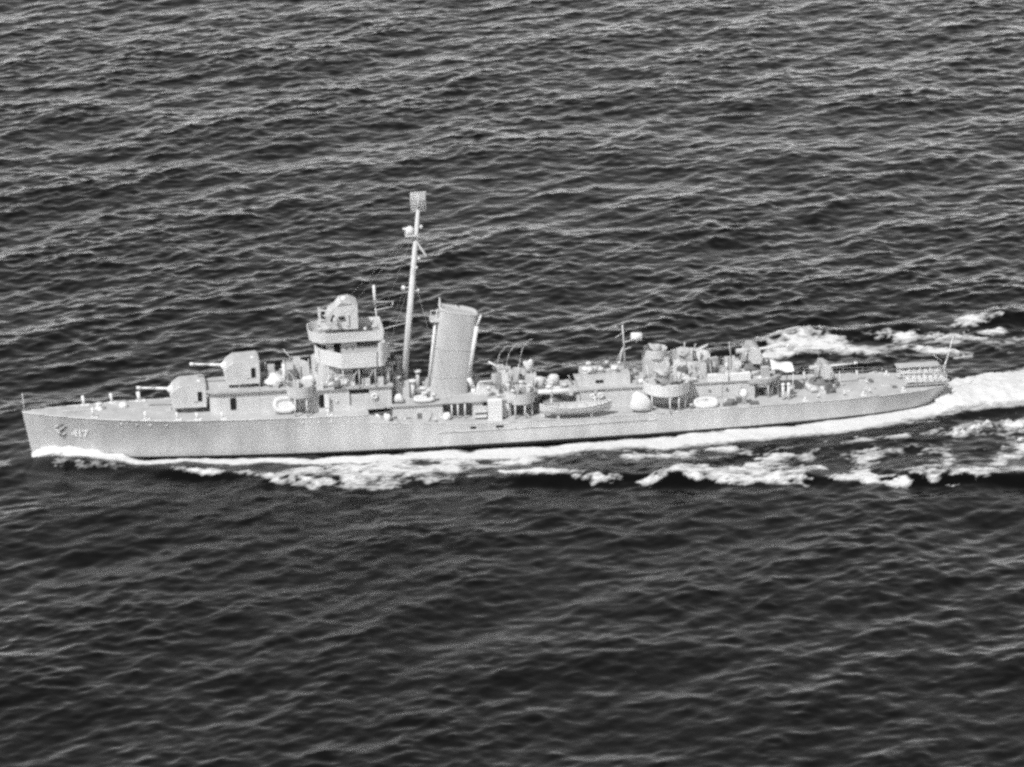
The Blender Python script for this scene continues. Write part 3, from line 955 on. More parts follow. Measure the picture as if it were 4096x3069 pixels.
am = MB().cyl((68.3, 0, 6.4), (68.0, 0, 11.7), .13, .08, 10).build('after_mast', PAINT, ship)
m_ = MB()
for y in (-1.0, 1.0):
    m_ = MB().cyl((67.2, y, 6.4), (68.05, 0, 9.0), .06, .06, 6)
    m_.build('mast_strut', PAINT, am)
MB().cyl((68.05, 0, 9.6), (69.6, 0, 9.95), .07, .06, 6).cyl((69.0, 0, 9.0), (68.1, 0, 8.7), .06, .06, 6).build('lamp_bracket', PAINT, am)
MB().cyl((67.0, -1.3, 10.7), (69.0, 1.3, 10.7), .045, .045, 6).build('crosstree', PAINT, am)
sl = thing('searchlight', 'small white searchlight drum held out from the aft mast', 'searchlight', (69.6, 0, 10.15))
MB().cyl((69.0, 0, 10.25), (70.2, 0, 10.2), .44, .48, 16).build('drum', CANVAS, sl)
MB().cyl((70.2, 0, 10.2), (70.25, 0, 10.2), .42, .40, 16).build('lens', LIGHT, sl)
MB().cyl((69.6, 0, 9.5), (69.6, 0, 9.85), .09, .09, 8).build('yoke', PAINT, sl)

# medium twin guns in the two big tubs
def twin_gun(loc, label, rotz, cover):
    g = thing('twin_gun', label, 'gun', loc, 'twin anti-aircraft guns in the big aft tubs')
    x, y, z = loc
    MB().lathe((x, y, z), [(1.0, 0), (1.0, .3), (.6, .45), (.55, .9)], 18).build('pedestal', DARK, g)
    MB().box((x - .7, y - .95, z + .8), (x + .9, y + .95, z + 1.7)).build('carriage', GUNM, g)
    d = Vector((math.cos(R(28)), 0, math.sin(R(28))))
    for sg in (-.3, .3):
        c = Vector((x + .2, y + sg, z + 1.75))
        b_ = MB().cyl(c - d * .9, c + d * .6, .2, .16, 8).build('breech', GUNM, g)
        MB().cyl(c + d * .6, c + d * 2.5, .09, .07, 8).build('barrel', PAINT, b_)
    for sg in (-1, 1):
        sh = MB().box((x + .75, y + sg * .9 - .42, z + 1.0), (x + .82, y + sg * .9 + .42, z + 2.6))
        sh.build('shield', PAINT, g)
        MB().box((x - .9, y + sg * 1.0 - .25, z + .7), (x - .3, y + sg * 1.0 + .25, z + .8)).build('seat', DARK, g)
        MB().cyl((x - .5, y + sg * .75, z + 1.6), (x - .5, y + sg * 1.2, z + 2.7), .06, .06, 6).build('sight', PAINT, g)
    MB().blob((x - .3, y, z + 1.9), 1.0, .9, .5, 16, .2, 41).build('canvas_cover', GUNM, g)
    g.rotation_euler = (0, 0, rotz)
    return g
w1 = twin_gun((72.4, -2.9, 4.95), 'twin anti-aircraft gun in the near tub, abaft the aft mast', R(15), True)
dup(w1, (76.0, 3.0, 5.05), 'twin anti-aircraft gun in the far tub, behind the near tub', R(-20))
tw = MB().box((70.6, .2, 5.18), (73.4, 2.2, 7.4)).build('director_tower', PAINT, ship)
m_ = MB()
MB().ring_wall(circle(72.0, 1.2, 1.3, 18), 7.35, 8.35, .07, .05).build('director_tub', PAINT, ship)
lump('covered_sight', 'grey covered gun sight on the tower behind the near aft tub', 'canvas cover', (72.0, 1.2, 8.2), .8, .7, .62, 44, None, GUNM, .2)

# lockers on the after deckhouse
for s0, s1 in ((77.4, 79.7), (79.95, 82.3)):
    MB().box((s0, -2.75, 5.18), (s1, -2.0, 5.95)).build('ready_locker', CANVAS, ship)
for s, y, w, h in ((75.8, -1.2, .8, 1.0), (77.2, -.4, .7, 1.5), (78.4, .6, .8, 1.2), (79.4, -.9, .6, 1.1), (80.3, .9, .7, 1.6)):
    MB().box((s - w / 2, y - .35, 5.18), (s + w / 2, y + .35, 5.18 + h)).build('ammunition_locker', PAINT, ship)

# ------------------------------------------------------------------ open-backed guns aft
def open_gun(loc, label, elev, canvas_front):
    x, y, z = loc
    g = thing('deck_gun', label, 'gun', loc, 'shielded single guns on the after deck')
    MB().lathe((x, y, z), [(1.5, 0), (1.5, .25), (.8, .5), (.65, 1.3)], 22).build('pedestal', DARK, g)
    MB().box((x - .9, y - .8, z + 1.0), (x + .7, y + .8, z + 1.9)).build('carriage', GUNM, g)
    # curved shield: front plate, two cheeks and part of a roof, open to the rear
    vs, fs = [], []
    pr = [(1.25, .75), (1.45, 1.5), (1.1, 2.4), (.5, 2.78), (-.1, 2.82)]
    ys = (-1.5, -1.35, -.5, .5, 1.35, 1.5)
    for yy in ys:
        k = .88 if abs(yy) > 1.4 else 1.0
        for a, c in pr:
            vs.append((x + a * k, y + yy, z + c * (1 if abs(yy) < 1.4 else .97)))
    for i in range(len(ys) - 1):
        for j in range(len(pr) - 1):
            a = i * len(pr) + j
            fs.append((a, a + len(pr), a + len(pr) + 1, a + 1))
    MB().add(vs, fs).build('shield', PAINT, g)
    for sg in (-1, 1):
        pl = [(x + 1.08, z + .8), (x + 1.28, z + 1.5), (x + .97, z + 2.33), (x + .45, z + 2.70), (x - .1, z + 2.70), (x - .35, z + 1.7), (x + .1, z + .9)]
        yy = y + 1.5 * sg
        MB().profile(pl, yy - .03, yy + .03).build('cheek_plate', PAINT, g)
    d = Vector((math.cos(R(elev)), 0, math.sin(R(elev))))
    c = Vector((x - .2, y, z + 2.05))
    MB().cyl(c - d * 1.3, c + d * .9, .32, .28, 12).build('breech', GUNM, g)
    br = MB().cyl(c + d * .8, c + d * 4.6, .18, .12, 12).build('barrel', LIGHT, g)
    MB().cyl(c + d * 4.55, c + d * 4.95, .17, .17, 12).build('muzzle', LIGHT, br)
    for sg in (-1, 1):
        MB().box((x - 1.3, y + sg * .9 - .2, z + .9), (x - .9, y + sg * .9 + .2, z + 1.0)).build('seat', DARK, g)
        MB().cyl((x - .5, y + sg * .95, z + 1.0), (x - .5, y + sg * 1.0, z + 2.3), .07, .07, 6).build('sight', PAINT, g)
    return g
MB().prism(circle(83.4, 0, 3.05, 28), 4.75, 5.2).build('gun_platform', DECK, ship)
for a in (-70, -35, 0, 35, 70):
    MB().cyl((83.4 + 2.8 * math.cos(R(a)), 2.8 * math.sin(R(a)), 2.75), (83.4 + 2.8 * math.cos(R(a)), 2.8 * math.sin(R(a)), 4.75), .09, .09, 8).build('platform_leg', PAINT, ship)
m3 = open_gun((82.6, .0, 5.75), 'shielded deck gun on the raised platform, higher of the two aft guns', 3, True)
MB().lathe((82.6, 0, 5.2), [(1.6, 0), (1.5, .56)], 24).build('gun_base', PAINT, ship)
MB().lathe((91.0, 0, 2.8), [(1.9, 0), (1.7, .62)], 24).build('gun_base', PAINT, ship)
m4 = dup(m3, (91.0, .0, 3.4), 'shielded deck gun low on the quarterdeck, aftmost gun of the ship')
m4.scale = (.9, .9, .9)

# canvas screen spread on the after end of the gun platform
aw = []
NX, NY = 12, 10
for i in range(NX):
    for j in range(NY):
        u, v = i / (NX - 1), j / (NY - 1)
        s = 84.9 + 2.6 * u
        y = -1.9 + 3.6 * v
        z = 5.3 + 1.35 * math.sin(math.pi * min(1, .25 + .8 * v)) * (1 - .45 * u) + .12 * math.sin(7 * u + 3 * v) - .9 * max(0, .35 - v)
        aw.append((s, y, z))
m_ = MB().add(aw, [(i * NY + j, i * NY + NY + j, i * NY + NY + j + 1, i * NY + j + 1) for i in range(NX - 1) for j in range(NY - 1)], True)
aw_o = m_.build('canvas_awning', CANVAS)
aw_o['label'] = 'bright sagging canvas awning rigged abaft the raised aft gun'
aw_o['category'] = 'awning'
for s, y in ((85.0, -1.8), (87.4, -1.8), (85.0, 1.6), (87.4, 1.6)):
    MB().cyl((s, y, 2.75), (s, y, 5.3), .05, .05, 6).build('awning_post', LIGHT, ship)
for s in (85.9, 86.55):
    m_ = MB().cyl((s, -3.5, 2.78), (s, -3.5, 4.5), .16, .16, 10)
    m_.lathe((s, -3.5, 4.45), [(.16, 0), (.24, .06), (.2, .3), (.03, .36)], 10)
    m_.build('ventilator', CANVAS, ship)
m_ = MB().lathe((81.3, -3.9, 2.8), [(.3, 0), (.28, .7), (.42, .8), (.46, 1.25), (.3, 1.6), (.05, 1.7)], 14)
m_.build('cowl_ventilator', CANVAS, ship)
MB().lathe((80.2, -3.6, 2.8), [(.35, 0), (.35, .5), (.02, .65)], 14).build('ventilator', LIGHT, ship)
for s in (79.3, 82.4):
    MB().box((s - .5, -4.6, 2.78), (s + .5, -4.1, 3.1)).build('deck_box', DARK, ship)  # dark boxes painted in for shadow spots on the deck
for s, y in ((93.6, -1.6), (96.2, 1.2), (98.4, -.6)):
    MB().box((s - .5, y - .5, 2.75), (s + .5, y + .5, 3.1)).build('deck_hatch', PAINT, ship)
for s, y in ((88.3, -4.3), (95.2, -3.6), (100.0, -2.9), (99.4, 2.9)):
    bitts(s, y, .55, .16, 0)

# depth-charge throwers with a charge on each
def charge(c, label, axis=(0, 1, 0), group='depth charges in the stern racks'):
    d = Vector(axis).normalized() * .42
    c = Vector(c)
    o_ = MB().cyl(c - d, c + d, .30, .30, 14).build('depth_charge', LIGHT)
    o_['label'] = label
    o_['category'] = 'depth charge'
    o_['group'] = group
for i, s in enumerate((89.9, 93.0, 96.0)):
    for sg in (-1, 1):
        y = sg * (interp(BD, s) - 1.0)
        m_ = MB().cyl((s, y, 2.75), (s, y + sg * .35, 3.35), .16, .14, 8)
        m_.box((s - .3, y - .3, 2.75), (s + .3, y + .3, 2.9))
        m_.build('charge_thrower', PAINT, ship)

# small gear crowding the decks
gg = random.Random(77)
def gear(s0, s1, y0, y1, z, count, hmax=1.5):
    for i in range(count):
        s, y = gg.uniform(s0, s1), gg.uniform(y0, y1)
        kind = gg.random()
        m = gg.choice((PAINT, PAINT, LIGHT, GUNM, DARK, DARK))
        h = gg.uniform(.35, hmax)
        if kind < .34:
            w, d = gg.uniform(.18, .5), gg.uniform(.15, .4)
            a = gg.uniform(-.4, .4)
            pl = [(s + w * math.cos(a) * i_ - d * math.sin(a) * j_, y + w * math.sin(a) * i_ + d * math.cos(a) * j_) for i_, j_ in ((-1, -1), (1, -1), (1, 1), (-1, 1))]
            MB().prism(pl, z, z + h * .75).build('gear_locker', m, ship)
        elif kind < .58:
            r_ = gg.uniform(.1, .3)
            MB().lathe((s, y, z), [(r_, 0), (r_, h * .6), (r_ * 1.25, h * .65), (r_ * 1.2, h * .8), (r_ * .6, h * .9)], 10).build('ventilator', m, ship)
        elif kind < .80:
            t_ = (s + gg.uniform(-.7, .7), y + gg.uniform(-.5, .5), z + h * 1.35)
            MB().cyl((s, y, z), t_, .07, .06, 7).build('pipe', m, ship)
        else:
            r_ = gg.uniform(.22, .42)
            w = gg.uniform(.25, .5)
            m_ = MB().cyl((s - w, y, z + r_ + .05), (s + w, y, z + r_ + .05), r_, r_, 12)
            m_.box((s - w - .06, y - r_ * .8, z), (s - w, y + r_ * .8, z + r_ + .1)).box((s + w, y - r_ * .8, z), (s + w + .06, y + r_ * .8, z + r_ + .1))
            m_.build('hose_reel', m, ship)
gear(53.2, 57.8, -1.8, 2.6, 5.0, 26, 2.6)
gear(54.4, 57.2, -4.2, -1.8, 4.76, 9, 1.6)
gear(57.6, 62.6, -1.4, 1.6, 4.9, 12, 1.0)
gear(41.0, 46.0, -3.2, 2.5, 5.0, 14, 1.6)
gear(50.8, 54.6, -3.4, 3.2, 5.0, 8, 1.0)
gear(38.3, 41.2, -3.4, -1.2, 7.36, 8, 1.5)
gear(32.5, 37.5, -3.6, -2.5, 7.36, 9, 1.1)
gear(26.8, 32.0, -2.2, 2.2, 7.36, 16, 1.8)
gear(63.2, 68.6, -1.6, 1.6, 6.45, 10, .9)
gear(68.8, 71.0, -2.4, 2.4, 5.18, 9, 1.7)
gear(74.6, 82.0, -2.5, 2.5, 5.18, 34, 2.1)
gear(80.6, 86.0, -2.6, 2.6, 5.2, 20, 2.3)
gear(89.0, 94.0, -2.4, 2.6, 2.76, 14, 1.9)
gear(66.0, 72.0, 2.0, 4.6, 2.8, 8, 3.2)
gear(70.5, 74.6, -4.6, -1.6, 4.95, 10, 1.5)
gear(74.5, 77.8, 1.8, 4.6, 5.05, 8, 1.5)
gear(84.2, 88.0, -3.2, 2.8, 2.78, 10, 1.3)
gear(88.0, 100.0, -2.6, 2.8, 2.76, 12, .6)
gear(55.4, 63.0, -4.6, -2.0, 2.8, 10, 1.0)
gear(40.5, 48.0, -4.9, -4.2, 3.1, 6, .8)
gear(75.0, 84.0, -4.7, -3.2, 2.8, 8, .9)

# ------------------------------------------------------------------ stern racks, staff
for sg, nm in ((-1, 'near'), (1, 'far')):
    y = sg * 1.55
    rk = MB()
    for dy in (-.5, .5):
        for z in (3.25, 4.05):
            rk.cyl((100.4, y + dy, z + .25), (105.4, y + dy, z), .05, .05, 6)
        for s in (100.5, 101.7, 102.9, 104.1, 105.3):
            rk.cyl((s, y + dy, 2.75), (s, y + dy, 4.2), .05, .05, 6)
    rk.box((100.3, y - .55, 3.05), (105.4, y + .55, 3.12))
    rk.build('charge_rack', PAINT if sg < 0 else LIGHT, ship)
    words = ('first', 'second', 'third', 'fourth', 'fifth', 'sixth', 'seventh')
    for i in range(7):
        charge((100.95 + .66 * i, y, 3.60), f'pale depth charge in the {nm} stern rack, {words[i]} from the forward end', group=f'depth charges in the {nm} stern rack')
MB().box((100.2, .9, 4.2), (105.2, 2.2, 4.35)).build('rack_cover', PAINT, ship)
MB().cyl((105.2, 0, 2.75), (106.5, 0, 8.1), .08, .05, 8).cyl((105.3, 0, 5.0), (104.2, 0, 5.9), .04, .04, 6).build('ensign_staff', LIGHT, ship)
MB().cyl((105.75, 0, 5.2), (105.0, .8, 2.8), .035, .035, 6).build('staff_brace', LIGHT, ship)
rail([(78.0, 5.0, 2.78), (90.0, 4.5, 2.72), (99.0, 3.4, 2.72)], .85, 'lifeline', 2.0, .016)

# ------------------------------------------------------------------ the sea
def vnoise(x, y, seed):
    n_ = 256
    g = np.random.default_rng(seed).random((n_, n_))
    xi = np.floor(x).astype(int)
    yi = np.floor(y).astype(int)
    fx = x - xi
    fy = y - yi
    fx = fx * fx * (3 - 2 * fx)
    fy = fy * fy * (3 - 2 * fy)
    a = g[xi % n_, yi % n_]
    b_ = g[(xi + 1) % n_, yi % n_]
    c = g[xi % n_, (yi + 1) % n_]
    d = g[(xi + 1) % n_, (yi + 1) % n_]
    return (a * (1 - fx) + b_ * fx) * (1 - fy) + (c * (1 - fx) + d * fx) * fy
def fbm(x, y, seed, oct_=4, gain=.55):
    t = np.zeros_like(x)
    amp, tot = 1.0, 0.0
    for k in range(oct_):
        t += amp * vnoise(x * 2 ** k + 17.3 * k, y * 2 ** k + 5.1 * k, seed + k)
        tot += amp
        amp *= gain
    return t / tot

D = 1 / 3.0
SX0, SY0 = -42.0, -122.0          # ship coordinates (s, y) of the fine patch's corner
NXG, NYG = 780, 1150
kx = 2 * np.pi * np.fft.fftfreq(NXG, D)[:, None]
ky = 2 * np.pi * np.fft.fftfreq(NYG, D)[None, :]
k = np.hypot(kx, ky)
k[0, 0] = 1
WD = math.atan2(-.80, .60)
LP, HS = 30.0, 0.64
kp = 2 * np.pi / LP
th = np.arctan2(ky, kx) - WD
rnd = np.exp(2j * np.pi * rng.random((NXG, NYG))) * np.sqrt(-np.log(rng.random((NXG, NYG)) + 1e-9))
CH = 0.6
def field(S, hs):
    S = S * np.exp(-(k / 8.6) ** 4)
    A = np.sqrt(S) * rnd
    A[0, 0] = 0
    sc_ = hs / 4 / np.real(np.fft.ifft2(A)).std()
    return (np.real(np.fft.ifft2(A)) * sc_, np.real(np.fft.ifft2(-1j * kx / k * A)) * sc_ * -CH, np.real(np.fft.ifft2(-1j * ky / k * A)) * sc_ * -CH)
# low swell running with the wind, and a short chop in every direction that comes and goes with the gusts
lz, lx, ly = field(k ** -4.2 * np.exp(-1.25 * (kp / k) ** 2) * (np.cos(th) ** 2 + .22), HS)
kc = 2 * np.pi / 5.5
cz, cx_, cy_ = field(k ** -3.35 * np.exp(-1.25 * (kc / k) ** 2) * (.55 + .45 * np.cos(th) ** 2), .30)

gs = SX0 + np.arange(NXG) * D
gy = SY0 + np.arange(NYG) * D
GS, GY = np.meshgrid(gs, gy, indexing='ij')
gust = .35 + 1.35 * fbm((GS + .5 * GY) / 55, (GY - .3 * GS) / 75, 71, 3, .6)
gust *= .78 + .30 * np.clip(lz / lz.std(), -1.2, 1.6) * .6 + .1
gust *= np.interp(GY, [-120, -30, 0, 30, 120, 260], [.40, .42, .48, .52, .46, .40])
LW = np.interp(GY, [-120, -20, 20, 260], [.82, .85, 1.0, 1.05])
hz, dxf, dyf = LW * lz + cz * gust, LW * lx + cx_ * gust, LW * ly + cy_ * gust
edge = np.minimum(np.minimum(GS - gs[0], gs[-1] - GS), np.minimum(GY - gy[0], gy[-1] - GY))
fade = np.clip(edge / 10.0, 0, 1)
# gentler water close along the hull
near = np.clip((np.abs(GY) - 4.0) / 10.0, 0, 1)
inship = (GS > -2) & (GS < 150)
damp = np.where(inship, .45 + .55 * near, 1.0)
fade = fade * damp

def seg_dist(px, py, pts, ws):
    """distance to a polyline divided by its local half-width, plus the signed side"""
    best = np.full(px.shape, 1e9)
    for (a, wa), (b_, wb_) in zip(zip(pts[:-1], ws[:-1]), zip(pts[1:], ws[1:])):
        ax, ay = a
        bx, by = b_
        vx, vy = bx - ax, by - ay
        t = np.clip(((px - ax) * vx + (py - ay) * vy) / (vx * vx + vy * vy), 0, 1)
        d = np.hypot(px - ax - t * vx, py - ay - t * vy)
        best = np.minimum(best, d / (wa + (wb_ - wa) * t))
    return best

# crest of the diverging bow wave on either side (seen as the line of broken foam)
CREST = [(3, -2.5), (10.6, -4.6), (20, -8.6), (30, -12.2), (37, -14.3), (50, -14.9), (60, -17.6), (70, -18.6), (82, -20.2), (92, -23.2), (100, -24.2), (112, -26.5), (140, -33)]
def wake_height(px, py):
    h = np.zeros_like(px)
    for sg in (-1, 1):
        cr = [(s, -sg * y) for s, y in CREST] if sg > 0 else CREST
        cr = [(s, y if sg < 0 else abs(y)) for s, y in CREST] if sg > 0 else CREST
        ys = np.interp(px, [c[0] for c in cr], [c[1] for c in cr])
        q = (py - ys) * (-1 if sg < 0 else 1)      # positive outboard
        if sg > 0:
            q = q - np.interp(px, [80, 96, 110], [0, 3.0, 1.0])
        amp = (1.0 if sg < 0 else 1.8) * np.interp(px, [0, 6, 30, 60, 112, 150, 190], [0, .45, .50, .65, .85, .7, 0])
        mod = .65 + .5 * np.sin(px * .31 + sg) * np.sin(px * .17 + 1.3)
        h += amp * mod * (np.where(q > 0, np.exp(-(q / (1.3 if sg < 0 else 3.4)) ** 2), np.exp(-(q / (3.2 if sg < 0 else 2.6)) ** 2)) - .45 * np.exp(-((q - 3.2) / 2.4) ** 2))
    h += np.interp(px, [-4, 0, 3, 8, 14], [0, .25, .5, .3, 0]) * np.exp(-(np.abs(py) / 3.5) ** 2)
    # hump of the stern wake
    h += np.interp(px, [101, 107, 118, 150, 200], [0, .8, .9, .5, 0]) * np.exp(-((py - .03 * (px - 106)) / 4.5) ** 2)
    return h

wk = wake_height(GS, GY)
PX = GS + dxf * fade
PY = GY + dyf * fade
PZ = hz * fade + wk * np.clip(edge / 10, 0, 1)

# foam strokes: centre line (s, y), half-widths, strength
def hullside(s):
    return interp(BW, min(s, 104.3))
STROKES = [
    # band running along the hull
    ([(.2, .1), (2.2, -.5), (5.6, -1.35), (10.6, -2.9), (15.2, -4.1), (19.3, -5.0), (30.4, -6.5), (37.1, -7.0), (43.9, -6.9), (54.5, -7.6), (65.2, -7.7), (72.7, -7.6), (83.7, -6.6), (96.7, -4.6), (103.6, -2.2)],
     [.4, .7, .9, .9, .8, .75, .85, 1.1, 1.4, 1.55, 1.75, 1.95, 2.0, 2.2, 2.6], 1.9),
    ([(15.6, -6.6), (19.2, -8.1), (24.6, -10.2)], [.35, .55, .6], .95),
    ([(24.5, -10.4), (30.0, -11.4), (36.0, -11.6), (43.8, -10.6), (51.0, -11.2)], [.5, 1.9, 3.0, 2.2, .7], 1.0),
    ([(27, -9.6), (38, -9.6), (48, -9.4), (57, -9.8)], [.5, 1.2, 1.3, .7], .72),
    ([(52.5, -13.8), (57.2, -15.8), (61.8, -18.0), (65.0, -18.4)], [.45, .9, 1.1, .5], 1.15),
    ([(67.0, -19.5), (71.0, -17.4), (74.5, -15.6)], [.4, .8, .9], .85),
    ([(72.5, -18.4), (77.7, -18.6), (82.0, -18.2), (87.0, -18.9)], [.9, 2.0, 2.7, .8], 1.05),
    ([(79.5, -16.4), (83.8, -13.6)], [1.2, 1.0], .8),
    ([(81.5, -20.6), (84.2, -22.6)], [1.0, .7], .9),
    ([(87.0, -21.5), (90.7, -22.7), (94.3, -24.6)], [.5, 1.2, .9], 1.0),
    ([(91.0, -19.5), (92.3, -16.5), (94.3, -14.8)], [1.3, 1.7, 1.0], .8),
    ([(95.5, -22.2), (100.3, -23.4), (107.5, -24.2), (114, -26)], [.7, 1.5, .9, .6], .85),
    ([(99.2, -21.4), (100.6, -19.6)], [1.2, .8], .8),
    ([(106.5, -20.2), (110.7, -16.3), (118, -12)], [1.0, 1.4, 1.6], .9),
    ([(67, -12.2), (72, -11.4), (79, -11.0)], [.9, 1.0, .6], .6),
    ([(91, -10.8), (97, -10.8), (103, -10.0), (112, -9)], [.5, .9, 1.1, 1.5], .62),
    # stern wake
    ([(100.5, -3.2), (104.6, -.9), (107.5, .6), (114, 2.4), (125, 3.8), (145, 5), (175, 7)], [1.5, 3.6, 4.6, 5.8, 7.2, 8.5, 9], 2.6),
    # crest broken on the far side
    ([(86.5, 18.6), (90, 20.0), (94.0, 23.4), (98.2, 21.0), (101.5, 19.2)], [.6, 1.3, 3.4, 2.3, .9], 1.1),
    ([(93.6, 26.8), (95.4, 27.2)], [1.0, .8], .85),
    ([(104.6, 24.4), (107.2, 23.2)], [1.0, 1.3], .85),
    ([(106.0, 20.6), (109.0, 18.6), (111.6, 16.2)], [1.0, 1.3, 1.1], .85),
    ([(110.0, 23.6), (113.6, 22.6), (119, 23.5)], [1.2, 1.4, 1.0], .8),
    ([(115.0, 27.5), (119.0, 28.6)], [1.2, 1.4], .7),
    ([(60, 8.5), (80, 9.5), (100, 9.5)], [1.6, 2.0, 1.6], .9),
]
# thin lacy foam left on the water between the hull and the crest
VEILS = [
    ([(40, -10.5), (58, -11.5), (75, -13), (92, -15), (112, -16), (140, -20)], [1.5, 2.5, 4.0, 5.0, 6.5, 8], .56),
    ([(97, -6), (106, -7), (120, -8), (150, -9)], [1.0, 1.6, 2.0, 2.5], .72),
    ([(88, 20), (96, 21), (106, 20), (120, 21)], [1.5, 3.5, 3.5, 3], .75),
    ([(2, -1.8), (6, -3.4), (12, -5.2)], [.6, 1.6, 1.2], .8),
    ([(36, -15.6), (44, -15.0), (50, -14.2)], [1.5, 1.8, .8], .95),
]
def veil_val(px, py):
    nz = fbm(px * .5 + 40, py * .8, 15, 5, .72)
    val = np.full(px.shape, -1.0)
    for pts, ws, st in VEILS:
        d = seg_dist(px, py, pts, ws)
        val = np.maximum(val, st * (1 - d * .75) + 3.4 * (nz - .5) - 1.0)
    return val
def foam_val(px, py, dens_only=False):
    nz = fbm(px * .45, py * .75, 5, 6, .74)
    wx = px + 2.2 * (fbm(px * .22, py * .3, 21, 3) - .5)
    wy = py + 1.8 * (fbm(px * .22, py * .3, 31, 3) - .5)
    val = np.full(px.shape, -1.0)
    for pts, ws, st in STROKES:
        x0 = min(p[0] for p in pts) - 12
        x1 = max(p[0] for p in pts) + 12
        y0 = min(p[1] for p in pts) - 12
        y1 = max(p[1] for p in pts) + 12
        mk = (px > x0) & (px < x1) & (py > y0) & (py < y1)
        if not mk.any():
            continue
        d = seg_dist(wx[mk], wy[mk], pts, ws)
        solid = st > 1.2
        d = d / (1.0 if solid else 1.25)
        v = st * (1 - d * d * .80) + ((1.6 if st > 2 else 2.7) if solid else 5.2) * (nz[mk] - .5) - (.30 if solid else .50)
        val[mk] = np.maximum(val[mk], v)
    return val

def new_mesh(name, verts, quads, smooth=True):
    me = bpy.data.meshes.new(name)
    me.vertices.add(len(verts))
    me.vertices.foreach_set('co', np.ascontiguousarray(verts, dtype=np.float32).ravel())
    me.loops.add(quads.size)
    me.loops.foreach_set('vertex_index', np.ascontiguousarray(quads, dtype=np.int32).ravel())
    me.polygons.add(len(quads))
    me.polygons.foreach_set('loop_start', np.arange(0, quads.size, 4, dtype=np.int32))
    me.polygons.foreach_set('loop_total', np.full(len(quads), 4, dtype=np.int32))
    me.polygons.foreach_set('use_smooth', np.full(len(quads), smooth))
    me.update(calc_edges=True)
    me.validate()
    return me

idx = np.arange(NXG * NYG).reshape(NXG, NYG)
quads = np.stack([idx[:-1, :-1], idx[1:, :-1], idx[1:, 1:], idx[:-1, 1:]], -1).reshape(-1, 4)
verts = np.stack([PX - X0, PY, PZ], -1).reshape(-1, 3)
# flat water outwards to the horizon, as a frame round the fine patch
far = 30000.0
x0, x1, y0, y1 = gs[0] - X0, gs[-1] - X0, gy[0], gy[-1]
xs = [-far, -3000, -400, x0, x1, 400, 3000, far]
ys = [-far, -3000, -500, y0, y1, 800, 4000, far]
base = len(verts)
outer, oq = [], []
for i, xx in enumerate(xs):
    for j, yy in enumerate(ys):
        outer.append((xx, yy, 0.0))
for i in range(7):
    for j in range(7):
        if i == 3 and j == 3:
            continue
        a = base + i * 8 + j
        oq.append((a, a + 8, a + 9, a + 1))
verts = np.concatenate([verts, np.array(outer)])
quads = np.concatenate([quads, np.array(oq)])
sea_me = new_mesh('sea', verts, quads)
fv_ = np.maximum(foam_val(PX, PY), veil_val(PX, PY))
fv_ = np.where((PX < 1.2) & (np.abs(PY) < 6), -1, fv_)
at = sea_me.attributes.new('veil', 'FLOAT', 'POINT')
veil = np.concatenate([np.clip((fv_ + .75) / 1.1, 0, 1).ravel(), np.zeros(len(outer))]).astype(np.float32)
at.data.foreach_set('value', veil)

sm = bpy.data.materials.new('sea_water')
sm.use_nodes = True
n = sm.node_tree.nodes
l = sm.node_tree.links
b = n['Principled BSDF']
b.inputs['Base Color'].default_value = (.0012, .0012, .0012, 1)
b.inputs['Roughness'].default_value = 0.07
b.inputs['IOR'].default_value = 1.333
geo = n.new('ShaderNodeNewGeometry')
bump_in = None
for scl, dist, st, vec in ((1.6, .010, .5, (1, 1.0, 1)), (5.0, .005, .6, (1, 1.2, 1))):
    mp = n.new('ShaderNodeMapping')
    mp.inputs['Scale'].default_value = vec
    mp.inputs['Rotation'].default_value = (0, 0, R(35))
    l.new(geo.outputs['Position'], mp.inputs[0])
    t = n.new('ShaderNodeTexNoise')
    t.inputs['Scale'].default_value = scl
    t.inputs['Detail'].default_value = 4
    t.inputs['Roughness'].default_value = .6
    l.new(mp.outputs[0], t.inputs['Vector'])
    bp = n.new('ShaderNodeBump')
    bp.inputs['Strength'].default_value = st
    bp.inputs['Distance'].default_value = dist * 4
    l.new(t.outputs[0], bp.inputs['Height'])
    if bump_in:
        l.new(bump_in.outputs[0], bp.inputs['Normal'])
    bump_in = bp
l.new(bump_in.outputs[0], b.inputs['Normal'])
fo_ = n.new('ShaderNodeBsdfDiffuse')
fo_.inputs[0].default_value = (.6, .6, .6, 1)
av = n.new('ShaderNodeAttribute')
av.attribute_name = 'veil'
fnz = n.new('ShaderNodeTexNoise')
fnz.inputs['Scale'].default_value = 1.3
fnz.inputs['Detail'].default_value = 7
fnz.inputs['Roughness'].default_value = .7
l.new(geo.outputs['Position'], fnz.inputs['Vector'])
ad = n.new('ShaderNodeMath')
ad.operation = 'ADD'
l.new(av.outputs['Fac'], ad.inputs[0])
l.new(fnz.outputs[0], ad.inputs[1])
mr = n.new('ShaderNodeMapRange')
mr.inputs['From Min'].default_value = .88
mr.inputs['From Max'].default_value = 1.5
mr.inputs['To Max'].default_value = .75
l.new(ad.outputs[0], mr.inputs[0])
gt = n.new('ShaderNodeMath')
gt.operation = 'GREATER_THAN'
gt.inputs[1].default_value = .02
l.new(av.outputs['Fac'], gt.inputs[0])
mu = n.new('ShaderNodeMath')
mu.operation = 'MULTIPLY'
l.new(mr.outputs[0], mu.inputs[0])
l.new(gt.outputs[0], mu.inputs[1])
mx = n.new('ShaderNodeMixShader')
l.new(mu.outputs[0], mx.inputs[0])
l.new(b.outputs[0], mx.inputs[1])
l.new(fo_.outputs[0], mx.inputs[2])
l.new(mx.outputs[0], n['Material Output'].inputs[0])
sea_me.materials.append(sm)
